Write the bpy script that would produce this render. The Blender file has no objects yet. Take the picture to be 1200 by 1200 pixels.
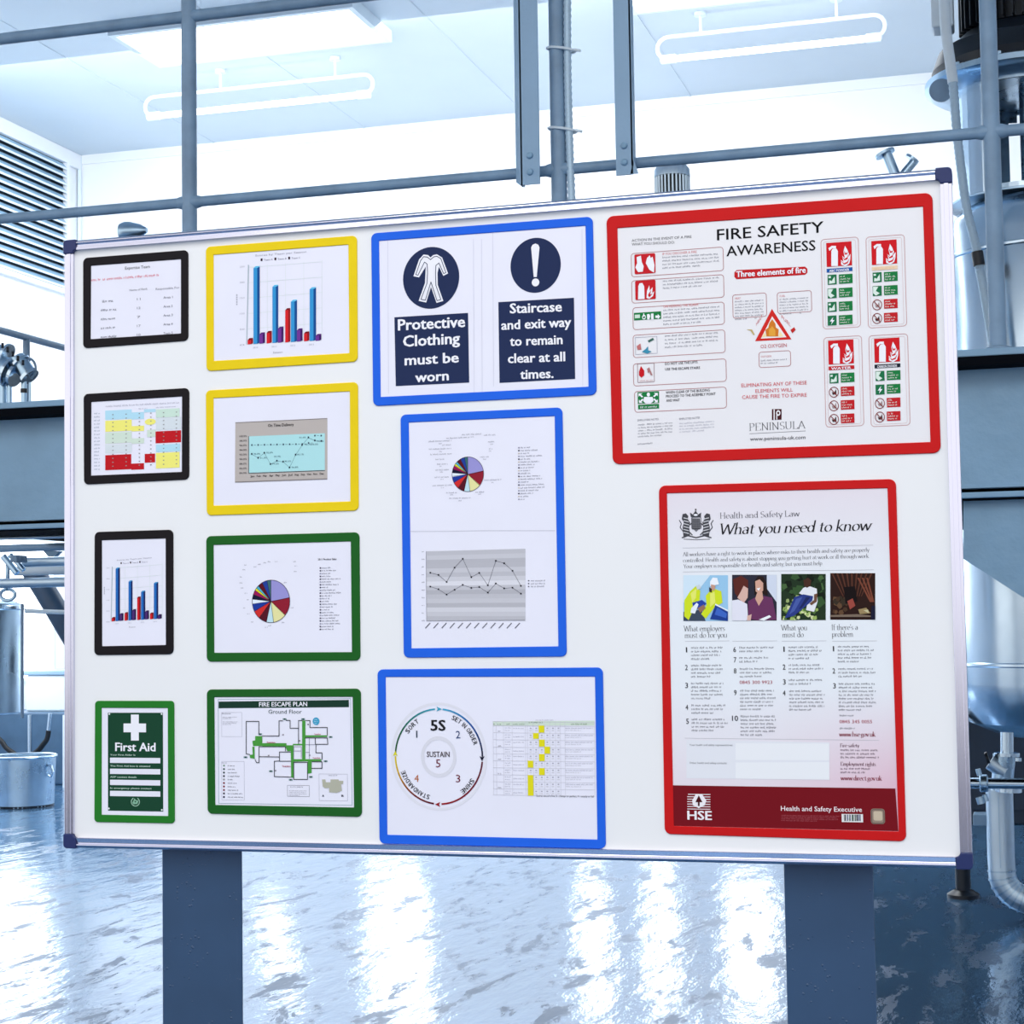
import bpy, bmesh, math, random
from mathutils import Vector, Matrix
random.seed(7)
S = bpy.context.scene
C = S.collection
# ------------------------------------------------------------ camera
F = 2091.9                       # focal length in pixels of a 1200 px wide frame
EYE = 1.5
AX = Vector((0.95979131, -0.03147196, -0.27894473))    # world X, Z and Y as seen by the camera (right, down, forward)
AZ = Vector((-0.01513386, -0.99805148, 0.06053272))
AY = Vector((0.28030628, 0.05387727, 0.95839743))
right = Vector((AX[0], AY[0], AZ[0])); down = Vector((AX[1], AY[1], AZ[1])); fwd = Vector((AX[2], AY[2], AZ[2]))
cam = bpy.data.cameras.new('camera'); co = bpy.data.objects.new('camera', cam); C.objects.link(co)
cam.sensor_width = 36; cam.lens = F/1200*36; cam.clip_start = 0.05; cam.clip_end = 200
M = Matrix.Identity(4)
for i in range(3):
    M[i][0] = right[i]; M[i][1] = -down[i]; M[i][2] = -fwd[i]
M.translation = Vector((0, 0, EYE))
co.matrix_world = M
S.camera = co
# ------------------------------------------------------------ world, lights, exposure
S.view_settings.view_transform = 'Standard'; S.view_settings.look = 'None'
S.view_settings.gamma = 1; S.view_settings.use_curve_mapping = False
S.view_settings.exposure = 0.0
W = bpy.data.worlds.new('world'); S.world = W; W.use_nodes = True
W.node_tree.nodes['Background'].inputs[0].default_value = (1.0, 0.99, 0.985, 1)
W.node_tree.nodes['Background'].inputs[1].default_value = 1.35
CEIL = 6.0
def area(name, loc, size, size_y, power, rot=(0, 0, 0), col=(0.97, 0.99, 1)):
    l = bpy.data.lights.new(name, 'AREA'); l.shape = 'RECTANGLE'; l.size = size; l.size_y = size_y
    l.energy = power; l.color = col
    o = bpy.data.objects.new(name, l); C.objects.link(o); o.location = loc; o.rotation_euler = rot
    return o
area('hall_light_area', (-5.0, 13.2, 6.1), 8.5, 3.0, 720, rot=(math.radians(32), 0, 0))
area('near_light_area', (-1.2, 0.2, 5.2), 3, 3, 105)  # added fill light without a fixture, brightens the board

# ------------------------------------------------------------ pixel ray -> world point
def ray(px, py):
    d = right*((px-600)/F) + down*((py-600)/F) + fwd
    return d
def at(px, py, Y):
    d = ray(px, py); t = Y/d.y; return Vector((d.x*t, Y, EYE+d.z*t))
def atz(px, py, Z):
    d = ray(px, py); t = (Z-EYE)/d.z; return Vector((d.x*t, d.y*t, Z))
def atx(px, py, X):
    d = ray(px, py); t = X/d.x; return Vector((X, d.y*t, EYE+d.z*t))
def mpp(Y, px=600):              # metres per pixel at depth Y
    d = ray(px, 600); return (Y/d.y)/F
# ------------------------------------------------------------ materials
def lin(c):
    c = c/255.0
    return c/12.92 if c <= 0.04045 else ((c+0.055)/1.055)**2.4
_m = {}
def flat(r, g, b, rough=0.6, spec=0.1):
    k = (r, g, b, rough, spec)
    if k in _m: return _m[k]
    m = bpy.data.materials.new('print_%d_%d_%d' % (r, g, b)); m.use_nodes = True
    p = m.node_tree.nodes['Principled BSDF']
    p.inputs['Base Color'].default_value = (lin(r), lin(g), lin(b), 1)
    p.inputs['Roughness'].default_value = rough
    p.inputs['Specular IOR Level'].default_value = spec
    _m[k] = m; return m
def mat(name, rgb, rough=0.5, metal=0.0, var=0.0, scale=8.0, bump=0.0, bscale=60.0, rvar=0.0, emit=0.0, spec=0.4, coat=0.0):
    m = bpy.data.materials.new(name); m.use_nodes = True
    nt = m.node_tree; p = nt.nodes['Principled BSDF']
    c = (lin(rgb[0]), lin(rgb[1]), lin(rgb[2]), 1)
    p.inputs['Base Color'].default_value = c
    p.inputs['Roughness'].default_value = rough; p.inputs['Metallic'].default_value = metal
    p.inputs['Specular IOR Level'].default_value = spec
    p.inputs['Coat Weight'].default_value = coat
    tc = nt.nodes.new('ShaderNodeTexCoord')
    if var or rvar:
        n = nt.nodes.new('ShaderNodeTexNoise'); n.inputs['Scale'].default_value = scale; n.inputs['Detail'].default_value = 6
        nt.links.new(tc.outputs['Object'], n.inputs['Vector'])
        if var:
            r = nt.nodes.new('ShaderNodeValToRGB')
            r.color_ramp.elements[0].position = 0.3; r.color_ramp.elements[1].position = 0.7
            r.color_ramp.elements[0].color = tuple([x*(1-var) for x in c[:3]]+[1])
            r.color_ramp.elements[1].color = tuple([min(1, x*(1+var)) for x in c[:3]]+[1])
            nt.links.new(n.outputs['Fac'], r.inputs['Fac']); nt.links.new(r.outputs['Color'], p.inputs['Base Color'])
        if rvar:
            mr = nt.nodes.new('ShaderNodeMapRange')
            mr.inputs['From Min'].default_value = 0.3; mr.inputs['From Max'].default_value = 0.7
            mr.inputs['To Min'].default_value = max(0.02, rough-rvar); mr.inputs['To Max'].default_value = rough+rvar
            nt.links.new(n.outputs['Fac'], mr.inputs['Value']); nt.links.new(mr.outputs['Result'], p.inputs['Roughness'])
    if bump:
        n2 = nt.nodes.new('ShaderNodeTexNoise'); n2.inputs['Scale'].default_value = bscale; n2.inputs['Detail'].default_value = 3
        nt.links.new(tc.outputs['Object'], n2.inputs['Vector'])
        b = nt.nodes.new('ShaderNodeBump'); b.inputs['Strength'].default_value = bump; b.inputs['Distance'].default_value = 0.01
        nt.links.new(n2.outputs['Fac'], b.inputs['Height']); nt.links.new(b.outputs['Normal'], p.inputs['Normal'])
    if emit:
        p.inputs['Emission Color'].default_value = (0.95, 0.98, 1, 1); p.inputs['Emission Strength'].default_value = emit
    return m
WALLM = mat('white_wall_panel', (240, 243, 247), 0.6, var=0.015, scale=1.5)
CEILM = mat('pale_ceiling', (206, 218, 227), 0.6, var=0.03, scale=0.8)
PAINT = mat('blue_grey_painted_steel', (122, 150, 176), 0.38, var=0.14, scale=9, bump=0.25, bscale=45)
PAINT2 = mat('pale_blue_painted_steel', (140, 172, 200), 0.42, var=0.06, scale=3, bump=0.35, bscale=30)
BEAMM = mat('blue_painted_beam', (128, 163, 190), 0.4, var=0.1, scale=4, bump=0.4, bscale=22)
DARKM = mat('dark_navy_steel', (22, 32, 44), 0.4, var=0.2, scale=6)
MOTORM = mat('black_motor_casting', (20, 27, 36), 0.35, var=0.3, scale=8)
POSTM = None
STEEL = mat('stainless_steel', (196, 214, 228), 0.2, metal=1.0, rvar=0.08, scale=3, bump=0.05, bscale=4)
STEELB = mat('brushed_stainless', (170, 196, 216), 0.32, metal=1.0, var=0.15, rvar=0.1, scale=5)
FOIL = mat('insulation_foil', (196, 214, 228), 0.38, metal=0.85, var=0.05, scale=7, bump=0.1, bscale=20)
WHITEP = mat('white_plastic', (222, 234, 242), 0.4)
RUBBER = mat('black_rubber_hose', (16, 20, 26), 0.5)
BRAID = mat('braided_hose', (176, 200, 218), 0.5, metal=0.3, var=0.1, scale=200)
ALU = mat('anodised_aluminium', (214, 214, 232), 0.2, metal=1.0, var=0.02, scale=3)
CAPM = mat('navy_plastic_corner', (26, 40, 92), 0.4, var=0.05)
BOARDM = mat('white_board_surface', (233, 234, 236), 0.45, var=0.006, scale=5, spec=0.3)
PAPERM = mat('paper_sheet', (230, 230, 243), 0.6, var=0.01, scale=12, spec=0.2)
LAMPM = mat('lamp_diffuser', (245, 250, 255), 0.5, emit=3.0)
TUBEM = mat('lamp_tube', (245, 250, 255), 0.5, emit=2.2)
def post_material():
    m = mat('dark_blue_painted_post', (48, 74, 106), 0.33, var=0.12, scale=5)
    nt = m.node_tree; p = nt.nodes['Principled BSDF']
    tc = nt.nodes.new('ShaderNodeTexCoord'); v = nt.nodes.new('ShaderNodeTexVoronoi'); v.inputs['Scale'].default_value = 95
    nt.links.new(tc.outputs['Object'], v.inputs['Vector'])
    r = nt.nodes.new('ShaderNodeMapRange'); r.inputs['From Min'].default_value = 0.1; r.inputs['From Max'].default_value = 0.25
    r.inputs['To Min'].default_value = 1; r.inputs['To Max'].default_value = 0
    nt.links.new(v.outputs['Distance'], r.inputs['Value'])
    n = nt.nodes.new('ShaderNodeTexNoise'); n.inputs['Scale'].default_value = 16
    nt.links.new(tc.outputs['Object'], n.inputs['Vector'])
    mm = nt.nodes.new('ShaderNodeMath'); mm.operation = 'GREATER_THAN'; mm.inputs[1].default_value = 0.55
    nt.links.new(n.outputs['Fac'], mm.inputs[0])
    mu = nt.nodes.new('ShaderNodeMath'); mu.operation = 'MULTIPLY'
    nt.links.new(mm.outputs[0], mu.inputs[0]); nt.links.new(r.outputs[0], mu.inputs[1])
    b = nt.nodes.new('ShaderNodeBump'); b.inputs['Strength'].default_value = 0.5; b.inputs['Distance'].default_value = 0.003
    nt.links.new(mu.outputs[0], b.inputs['Height']); nt.links.new(b.outputs['Normal'], p.inputs['Normal'])
    return m
POSTM = post_material()
def floor_material():
    m = bpy.data.materials.new('wet_resin_floor'); m.use_nodes = True
    nt = m.node_tree; p = nt.nodes['Principled BSDF']; L = nt.links
    tc = nt.nodes.new('ShaderNodeTexCoord')
    mp = nt.nodes.new('ShaderNodeMapping'); mp.inputs['Scale'].default_value = (2.2, 0.7, 1); mp.inputs['Rotation'].default_value = (0, 0, 0.5)
    L.new(tc.outputs['Object'], mp.inputs['Vector'])
    n = nt.nodes.new('ShaderNodeTexNoise'); n.inputs['Scale'].default_value = 2.6; n.inputs['Detail'].default_value = 12; n.inputs['Roughness'].default_value = 0.76
    n.inputs['Distortion'].default_value = 0.3
    L.new(mp.outputs[0], n.inputs['Vector'])
    # dry, matt patches against the film of water
    r = nt.nodes.new('ShaderNodeValToRGB'); e = r.color_ramp.elements
    e[0].position = 0.42; e[0].color = (1, 1, 1, 1); e[1].position = 0.49; e[1].color = (0, 0, 0, 1)
    L.new(n.outputs['Fac'], r.inputs['Fac'])
    rr = nt.nodes.new('ShaderNodeMapRange'); rr.inputs['To Min'].default_value = 0.06; rr.inputs['To Max'].default_value = 0.38
    L.new(r.outputs['Color'], rr.inputs['Value']); L.new(rr.outputs['Result'], p.inputs['Roughness'])
    mx = nt.nodes.new('ShaderNodeMix'); mx.data_type = 'RGBA'
    mx.inputs[6].default_value = (lin(88), lin(132), lin(172), 1); mx.inputs[7].default_value = (lin(50), lin(86), lin(122), 1)
    L.new(r.outputs['Color'], mx.inputs[0]); L.new(mx.outputs[2], p.inputs['Base Color'])
    n3 = nt.nodes.new('ShaderNodeTexNoise'); n3.inputs['Scale'].default_value = 3.2; n3.inputs['Detail'].default_value = 5; n3.inputs['Roughness'].default_value = 0.6
    L.new(mp.outputs[0], n3.inputs['Vector'])
    b = nt.nodes.new('ShaderNodeBump'); b.inputs['Strength'].default_value = 0.35; b.inputs['Distance'].default_value = 0.018
    L.new(n3.outputs['Fac'], b.inputs['Height']); L.new(b.outputs['Normal'], p.inputs['Normal'])
    p.inputs['IOR'].default_value = 1.9
    p.inputs['Metallic'].default_value = 0.38
    return m
FLOORM = floor_material()
# ------------------------------------------------------------ mesh builder
class MB:
    def __init__(s): s.v = []; s.f = []; s.sm = []
    def quad(s, pts, smooth=False):
        b = len(s.v); s.v += [Vector(p) for p in pts]; s.f.append(list(range(b, b+len(pts)))); s.sm.append(smooth)
    def box(s, a, b):
        x0, x1 = sorted((a[0], b[0])); y0, y1 = sorted((a[1], b[1])); z0, z1 = sorted((a[2], b[2]))
        n = len(s.v)
        s.v += [Vector(p) for p in ((x0,y0,z0),(x1,y0,z0),(x1,y1,z0),(x0,y1,z0),(x0,y0,z1),(x1,y0,z1),(x1,y1,z1),(x0,y1,z1))]
        for f in ((3,2,1,0),(4,5,6,7),(0,1,5,4),(1,2,6,5),(2,3,7,6),(3,0,4,7)):
            s.f.append([n+i for i in f]); s.sm.append(False)
        return s
    def prism(s, pts, d):                # polygon extruded by vector d
        n = len(s.v); k = len(pts); d = Vector(d)
        s.v += [Vector(p) for p in pts] + [Vector(p)+d for p in pts]
        s.f.append(list(range(n, n+k))); s.f.append(list(range(n+2*k-1, n+k-1, -1))); s.sm += [False, False]
        for i in range(k):
            j = (i+1) % k; s.f.append([n+i, n+k+i, n+k+j, n+j]); s.sm.append(False)
        return s
    def tube(s, pts, r, n=14, closed=False, caps=True):
        pts = [Vector(p) for p in pts]; rs = r if isinstance(r, (list, tuple)) else [r]*len(pts)
        base = len(s.v); K = len(pts); nrm = None
        for i, p in enumerate(pts):
            if closed: t = pts[(i+1) % K]-pts[i-1]
            else: t = pts[min(i+1, K-1)]-pts[max(i-1, 0)]
            t.normalize()
            if nrm is None: nrm = t.orthogonal().normalized()
            else: nrm = (nrm - t*nrm.dot(t)).normalized()
            bn = t.cross(nrm)
            for j in range(n):
                a = 2*math.pi*j/n; s.v.append(p+(nrm*math.cos(a)+bn*math.sin(a))*rs[i])
        R = K if closed else K-1
        for i in range(R):
            for j in range(n):
                a = base+i*n+j; b = base+i*n+(j+1) % n; i2 = (i+1) % K
                c = base+i2*n+(j+1) % n; d = base+i2*n+j
                s.f.append([a, b, c, d]); s.sm.append(True)
        if caps and not closed:
            s.f.append([base+j for j in range(n)][::-1]); s.f.append([base+(K-1)*n+j for j in range(n)]); s.sm += [False, False]
        return s
    def lathe(s, c, prof, n=40, axis='Z', caps=True):   # prof: [(r, h)...]; c: centre
        base = len(s.v); c = Vector(c); k = len(prof)
        for r, h in prof:
            for j in range(n):
                a = 2*math.pi*j/n; ca, sa = math.cos(a)*r, math.sin(a)*r
                s.v.append(c + (Vector((ca, sa, h)) if axis == 'Z' else Vector((ca, h, sa)) if axis == 'Y' else Vector((h, ca, sa))))
        for i in range(k-1):
            r0, h0 = prof[i]; r1, h1 = prof[i+1]
            for j in range(n):
                s.f.append([base+i*n+j, base+i*n+(j+1) % n, base+(i+1)*n+(j+1) % n, base+(i+1)*n+j]); s.sm.append(True)
        if caps:
            s.f.append([base+j for j in range(n)][::-1]); s.f.append([base+(k-1)*n+j for j in range(n)]); s.sm += [False, False]
        return s
    def build(s, name, m, parent=None, bevel=0):
        me = bpy.data.meshes.new(name); me.from_pydata(s.v, [], s.f)
        me.polygons.foreach_set('use_smooth', s.sm); me.materials.append(m)
        me.validate(); me.update()
        o = bpy.data.objects.new(name, me); C.objects.link(o)
        if any(s.sm):
            bm = bmesh.new(); bm.from_mesh(me)
            for e in bm.edges:
                if len(e.link_faces) == 2 and e.calc_face_angle(0) > 0.6: e.smooth = False
            bm.to_mesh(me); bm.free()
        if bevel:
            bv = o.modifiers.new('bevel', 'BEVEL'); bv.width = bevel; bv.segments = 2; bv.limit_method = 'ANGLE'
        if parent is not None:
            o.parent = parent; o.matrix_parent_inverse = Matrix.Translation(-parent_world(parent))
        return o
def parent_world(o):
    v = Vector(o.location)
    # parents here are only ever translated; children keep world coordinates
    p = o.parent
    if p is not None and o.type != 'EMPTY': return Vector((0, 0, 0))
    return v
def tag(o, label=None, cat=None, group=None, kind=None):
    if label: o['label'] = label
    if cat: o['category'] = cat
    if group: o['group'] = group
    if kind: o['kind'] = kind
    return o
def thing(name, loc, label, cat, group=None):
    o = bpy.data.objects.new(name, None); C.objects.link(o); o.location = loc; o.empty_display_size = 0.1
    return tag(o, label, cat, group)
def struct(o): o['kind'] = 'structure'; return o
def box(a, b, name, m, parent=None, bevel=0): return MB().box(a, b).build(name, m, parent, bevel)
# ------------------------------------------------------------ the room
YB = 17.0
corner = at(92, 183, YB); XL = corner.x
CEIL = corner.z
XR = at(1560, 600, YB).x
YF = 1.0
struct(box((XL-1.5, -1, -0.1), (XR+1, YB+0.3, 0), 'floor', FLOORM))
# unseen dark ground added behind the camera to darken the edge strips' reflections
struct(box((XL-8, -24, -0.1), (XR+8, -1, -0.002), 'floor', mat('dark_concrete', (44, 52, 72), 0.85, var=0.15, scale=2)))

struct(box((XL, YF, CEIL), (XR, YB+0.2, CEIL+0.15), 'ceiling', CEILM))
# back wall with window openings (the bright openings whose light the wet floor mirrors)
wins = []
def wx(px): return at(px, 800, YB).x
for a, b, z0, z1 in ((300, 345, 1.5, 2.2), (425, 500, 1.0, 2.6), (672, 708, 0.9, 2.5), (750, 790, 0.9, 2.5), (840, 905, 1.0, 2.3)):
    wins.append((wx(a), wx(b), z0, z1))
wb = MB(); xs = XL-0.2
for (a, b, z0, z1) in wins:
    wb.box((xs, YB, 0), (a, YB+0.2, CEIL)); wb.box((a, YB, 0), (b, YB+0.2, z0)); wb.box((a, YB, z1), (b, YB+0.2, CEIL)); xs = b
wb.box((xs, YB, 0), (XR, YB+0.2, CEIL))
struct(wb.build('wall_back', WALLM))
PANE = mat('daylit_pane', (235, 244, 250), 0.3, emit=4.5)
for i, (a, b, z0, z1) in enumerate(wins):
    w = MB()
    t = 0.04
    w.box((a, YB-0.02, z0), (b, YB+0.06, z0+t)); w.box((a, YB-0.02, z1-t), (b, YB+0.06, z1))
    w.box((a, YB-0.02, z0+t), (a+t, YB+0.06, z1-t)); w.box((b-t, YB-0.02, z0+t), (b, YB+0.06, z1-t))
    wo = struct(w.build('window_%d' % (i+2), WHITEP))
    box((a+t, YB+0.05, z0+t), (b-t, YB+0.065, z1-t), 'pane', PANE, wo)
LY0, LY1, LZ0, LZ1 = 13.9, 16.5, 0.95, 2.42
w = MB(); w.box((XL-0.2, YF+6, 0), (XL, LY0, CEIL)); w.box((XL-0.2, LY1, 0), (XL, YB, CEIL)); w.box((XL-0.2, LY0, 0), (XL, LY1, LZ0)); w.box((XL-0.2, LY0, LZ1), (XL, LY1, CEIL))
struct(w.build('wall_left', WALLM))
w = MB(); t = 0.04
w.box((XL-0.06, LY0, LZ0), (XL+0.02, LY1, LZ0+t)); w.box((XL-0.06, LY0, LZ1-t), (XL+0.02, LY1, LZ1)); w.box((XL-0.06, LY0, LZ0+t), (XL+0.02, LY0+t, LZ1-t)); w.box((XL-0.06, LY1-t, LZ0+t), (XL+0.02, LY1, LZ1-t))
wo = struct(w.build('window_1', WHITEP)); box((XL-0.065, LY0+t, LZ0+t), (XL-0.05, LY1-t, LZ1-t), 'pane', PANE, wo)
struct(box((XR, YF+3, 0), (XR+0.2, YB, CEIL), 'wall_right', WALLM))
# cornice and corner trims of the left wall
struct(box((XL, YF+7, CEIL-0.16), (XL+0.05, YB, CEIL), 'trim_1', WALLM, bevel=0.01))
struct(MB().tube([(XL+0.03, YB-0.03, 0), (XL+0.03, YB-0.03, CEIL-0.02)], 0.022).build('trim_2', WHITEP))
struct(box((XL+0.05, YB-0.02, CEIL-0.10), (XR, YB, CEIL), 'trim_3', WALLM))
# ceiling panel joints
for i in range(4):
    x = XL+1.6+i*1.7
    struct(box((x, YF+1, CEIL-0.006), (x+0.02, YB, CEIL), 'trim_%d' % (4+i), CEILM))
# ------------------------------------------------------------ louvre on the left wall
lt = atx(76, 191, XL+0.03); lb = atx(75, 339, XL+0.03)
y1 = lt.y; y0 = y1-3.0; z1 = lt.z; z0 = lb.z
t = thing('ventilation_louvre', (XL+0.03, (y0+y1)/2, z0), 'pale blue slatted ventilation louvre high on the left wall', 'vent')
m = MB(); fw = 0.05
m.box((XL, y0-fw, z1), (XL+0.06, y1+fw, z1+fw)); m.box((XL, y0-fw, z0-fw), (XL+0.06, y1+fw, z0))
m.box((XL, y1, z0), (XL+0.06, y1+fw, z1)); m.box((XL, y0-fw, z0), (XL+0.06, y0, z1)); m.build('frame', WALLM, t)
box((XL+0.001, y0, z0), (XL+0.008, y1, z1), 'back_panel', DARKM, t)
SLAT = mat('louvre_slat', (150, 186, 212), 0.35, var=0.05)
SLATE = mat('louvre_slat_edge', (235, 244, 250), 0.35)
ns = 16; pitch = (z1-z0)/ns; sl0 = None
for i in range(ns):
    z = z0+pitch*(i+0.12)
    # drooping blade with a folded front lip
    if sl0 is None:
        b = MB(); b.prism([(XL+0.012, y0, z+pitch*0.62), (XL+0.052, y0, z), (XL+0.056, y0, z+0.012), (XL+0.018, y0, z+pitch*0.62+0.012)], (0, y1-y0, 0))
        sl0 = b.build('slat', SLAT, t)
        l = MB().box((XL+0.050, y0, z-0.004), (XL+0.060, y1, z+0.016)); lp0 = l.build('slat_lip', SLATE, sl0)
        zz = z
    else:
        o = sl0.copy(); C.objects.link(o); o.location = (0, 0, z-zz)
        q = lp0.copy(); C.objects.link(q); q.parent = o
# ------------------------------------------------------------ ceiling light panels
def light_panel(c, label, watts=0):
    # c: four corners on the ceiling plane (near-left, near-right, far-right, far-left) as pixels
    P = [atz(x, y, CEIL-0.09) for x, y in c]
    xa = (P[0].x+P[3].x)/2; xb = (P[1].x+P[2].x)/2; ya = (P[0].y+P[1].y)/2; yb = (P[2].y+P[3].y)/2
    t = thing('ceiling_light', ((xa+xb)/2, (ya+yb)/2, CEIL), label, 'ceiling light')
    f = 0.05; z0, z1 = CEIL-0.10, CEIL
    m = MB(); m.box((xa-f, ya-f, z0), (xb+f, ya, z1)); m.box((xa-f, yb, z0), (xb+f, yb+f, z1))
    m.box((xa-f, ya, z0), (xa, yb, z1)); m.box((xb, ya, z0), (xb+f, yb, z1)); m.build('housing', WHITEP, t)
    box((xa, ya, CEIL-0.085), (xb, yb, CEIL-0.06), 'diffuser', LAMPM, t)
light_panel([(150, 42), (412, 8), (440, 42), (186, 82)], 'large bright rectangular ceiling light at upper left')
light_panel([(700, -60), (870, -80), (905, -2), (745, 12)], 'bright ceiling light cut off by the top edge, right of the hanging channels')
# ------------------------------------------------------------ hanging loop lamps
def loop_lamp(xl, xr, yul, yur, yll, ylr, hang, label):
    tops = [atz(hx, hy, CEIL) for hx, hy in hang]
    Y = sum(p.y for p in tops)/len(tops)
    A = at(xl, yul, Y); B = at(xr, yur, Y); zU = (A.z+B.z)/2; zL = (at(xl, yll, Y).z+at(xr, ylr, Y).z)/2
    xa, xb = A.x, B.x; R = (zU-zL)/2; zc = (zU+zL)/2
    t = thing('hanging_loop_lamp', ((xa+xb)/2, Y, CEIL), label, 'lamp', 'hanging loop lamps under the ceiling')
    pts = []
    for k in range(9):
        a = math.radians(270-k*22.5); pts.append((xa+R+R*math.cos(a), Y, zc+R*math.sin(a)))
    for k in range(9):
        a = math.radians(90-k*22.5); pts.append((xb-R+R*math.cos(a), Y, zc+R*math.sin(a)))
    MB().tube(pts, 0.017, 10, closed=True).build('loop_pipe', WHITEP, t)
    MB().tube([(xa+R*1.0, Y, zL), (xb-R*1.0, Y, zL)], 0.028, 12).build('light_tube', TUBEM, t)
    for x in (xa+R, xb-R):
        MB().lathe((x, Y, zL), [(0.02, -0.07), (0.04, -0.06), (0.04, 0.06), (0.02, 0.07)], 14, 'X').build('end_cap', WHITEP, t)
    for p in tops:
        m = MB().tube([(p.x, Y, zU), (p.x, Y, CEIL-0.01)], 0.012, 8); m.lathe((p.x, Y, CEIL-0.03), [(0.05, 0.0), (0.05, 0.03)], 14)
        m.build('hanger', WHITEP, t)
loop_lamp(170, 437, 115, 86, 138, 109, [(260, 83), (391, 66)], 'white hanging loop lamp just below the large bright ceiling light')
loop_lamp(770, 1037, 44, 17, 71, 43, [(820, 14), (980, -2)], 'white hanging loop lamp between the hanging channels and the black motor')
SHADE = mat('matt_black_paint', (9, 12, 18), 0.9, spec=0.05)  # black that paints in the shade beneath the deck
# ------------------------------------------------------------ mezzanine: beam, deck, gusset
YR = 6.2
zt = at(1160, 411, YR).z; zb = at(1160, 583, YR).z
xa = at(-160, 600, YR).x; xb = at(1420, 600, YR).x
beam = thing('mezzanine_deck', ((xa+xb)/2, YR, zb), 'blue painted steel walkway deck whose thick edge beam passes behind the whiteboard', 'walkway')
box((xa, YR-0.06, zt-0.025), (xb, YR+0.22, zt), 'top_flange', BEAMM, beam, 0.004)
box((xa, YR+0.05, zb+0.035), (xb, YR+0.075, zt-0.025), 'web', BEAMM, beam)
box((xa, YR-0.0, zb), (xb, YR+0.16, zb+0.02), 'bottom_flange', BEAMM, beam, 0.004)
m = MB().box((xa, YR+0.02, zb+0.035), (xb, YR+0.05, zb+0.05)); m.build('weld_strip', BEAMM, beam)
box((xa, YR+0.22, zt-0.05), (xb, 9.0, zt-0.005), 'deck_plate', DARKM, beam)
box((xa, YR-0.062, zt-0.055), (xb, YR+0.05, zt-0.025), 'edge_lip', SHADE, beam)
box((xa, YR+0.165, zb+0.03), (xb, 9.2, zb+0.05), 'soffit_plate', SHADE, beam)  # black sheet added as the deck's shaded underside
box((xa, YR+0.012, zb-0.006), (xb, YR+0.16, zb), 'soffit_strip', SHADE, beam)  # black strip, shade painted under the bottom flange
for k in range(1):
    yy = 8.6
    box((xa, yy, zb+0.06), (xb, yy+0.08, zt-0.05), 'joist', DARKM, beam)
# gusset plate under the beam at right, and its column out of frame
g = [at(1129, 589, YR+0.06), at(1129, 655, YR+0.06), at(1202, 702, YR+0.06), at(1330, 780, YR+0.06), at(1330, 575, YR+0.06)]
g[0].z = g[-1].z = zb
MB().prism(g, (0, 0.02, 0)).build('gusset_plate', BEAMM, beam)
p = at(1355, 600, YR); box((p.x-0.09, YR-0.02, 0), (p.x+0.09, YR+0.16, zb), 'column', BEAMM, beam)
p = at(-120, 600, YR); box((p.x-0.09, YR-0.02, 0), (p.x+0.09, YR+0.16, zb), 'column', BEAMM, beam)
# bolt on the gusset
# ------------------------------------------------------------ guard rail
zm = at(600, 204, YR).z
zT = at(217, 20, YR).z
rail = thing('guard_rail', (at(655, 400, YR).x, YR, zt), 'blue grey tubular guard rail with round posts along the walkway edge', 'railing')
px_posts = (222, 655, 1163)
R = 0.020
for q in px_posts:
    x = at(q, 200 if q < 1100 else 190, YR).x
    m = MB().tube([(x, YR, zt), (x, YR, zT+0.1)], 0.029, 20)
    po = m.build('post', PAINT, rail)
    MB().lathe((x, YR, zt), [(0.045, 0), (0.045, 0.008), (0.03, 0.014)], 24).build('base_collar', PAINT, po)
MB().tube([(xa, YR, zm), (xb, YR, zm)], R, 20).build('mid_rail', PAINT, rail)
MB().tube([(xa, YR, zT), (xb, YR, zT)], 0.0235, 20).build('top_rail', PAINT, rail)
for q in px_posts:
    x = at(q, 200 if q < 1100 else 190, YR).x
    w = MB(); w.lathe((x, YR, zm), [(0.0205, -0.05), (0.025, -0.034), (0.027, 0), (0.025, 0.034), (0.0205, 0.05)], 20, 'X'); w.build('weld_joint', PAINT, rail)
# flexible conduit tied to the middle post
x = at(655, 200, YR).x; x2 = x+0.046
t = thing('ribbed_conduit', (x2, YR, zt), 'thin pale ribbed conduit tied along the middle rail post', 'conduit')
pts = []; rs = []; k = 0; z = zt
while z < zT+0.5:
    pts.append((x2+0.004*math.sin(z*5), YR-0.012, z)); rs.append(0.0155 if k % 2 else 0.0125); z += 0.012; k += 1
MB().tube(pts, rs, 10).build('hose', BRAID, t)
for py in (59, 153):
    p = at(655, py, YR)
    m = MB(); ring = []
    for k in range(20):
        a = 2*math.pi*k/20; ring.append((x+0.016+0.052*math.cos(a), YR+0.032*math.sin(a)-0.002, p.z-0.010*math.cos(a)))
    m.tube(ring, 0.005, 6, closed=True); m.tube([(x+0.07, YR-0.02, p.z-0.01), (x+0.095, YR-0.03, p.z-0.02)], 0.005, 6)
    m.build('cable_tie', WHITEP, t)
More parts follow.
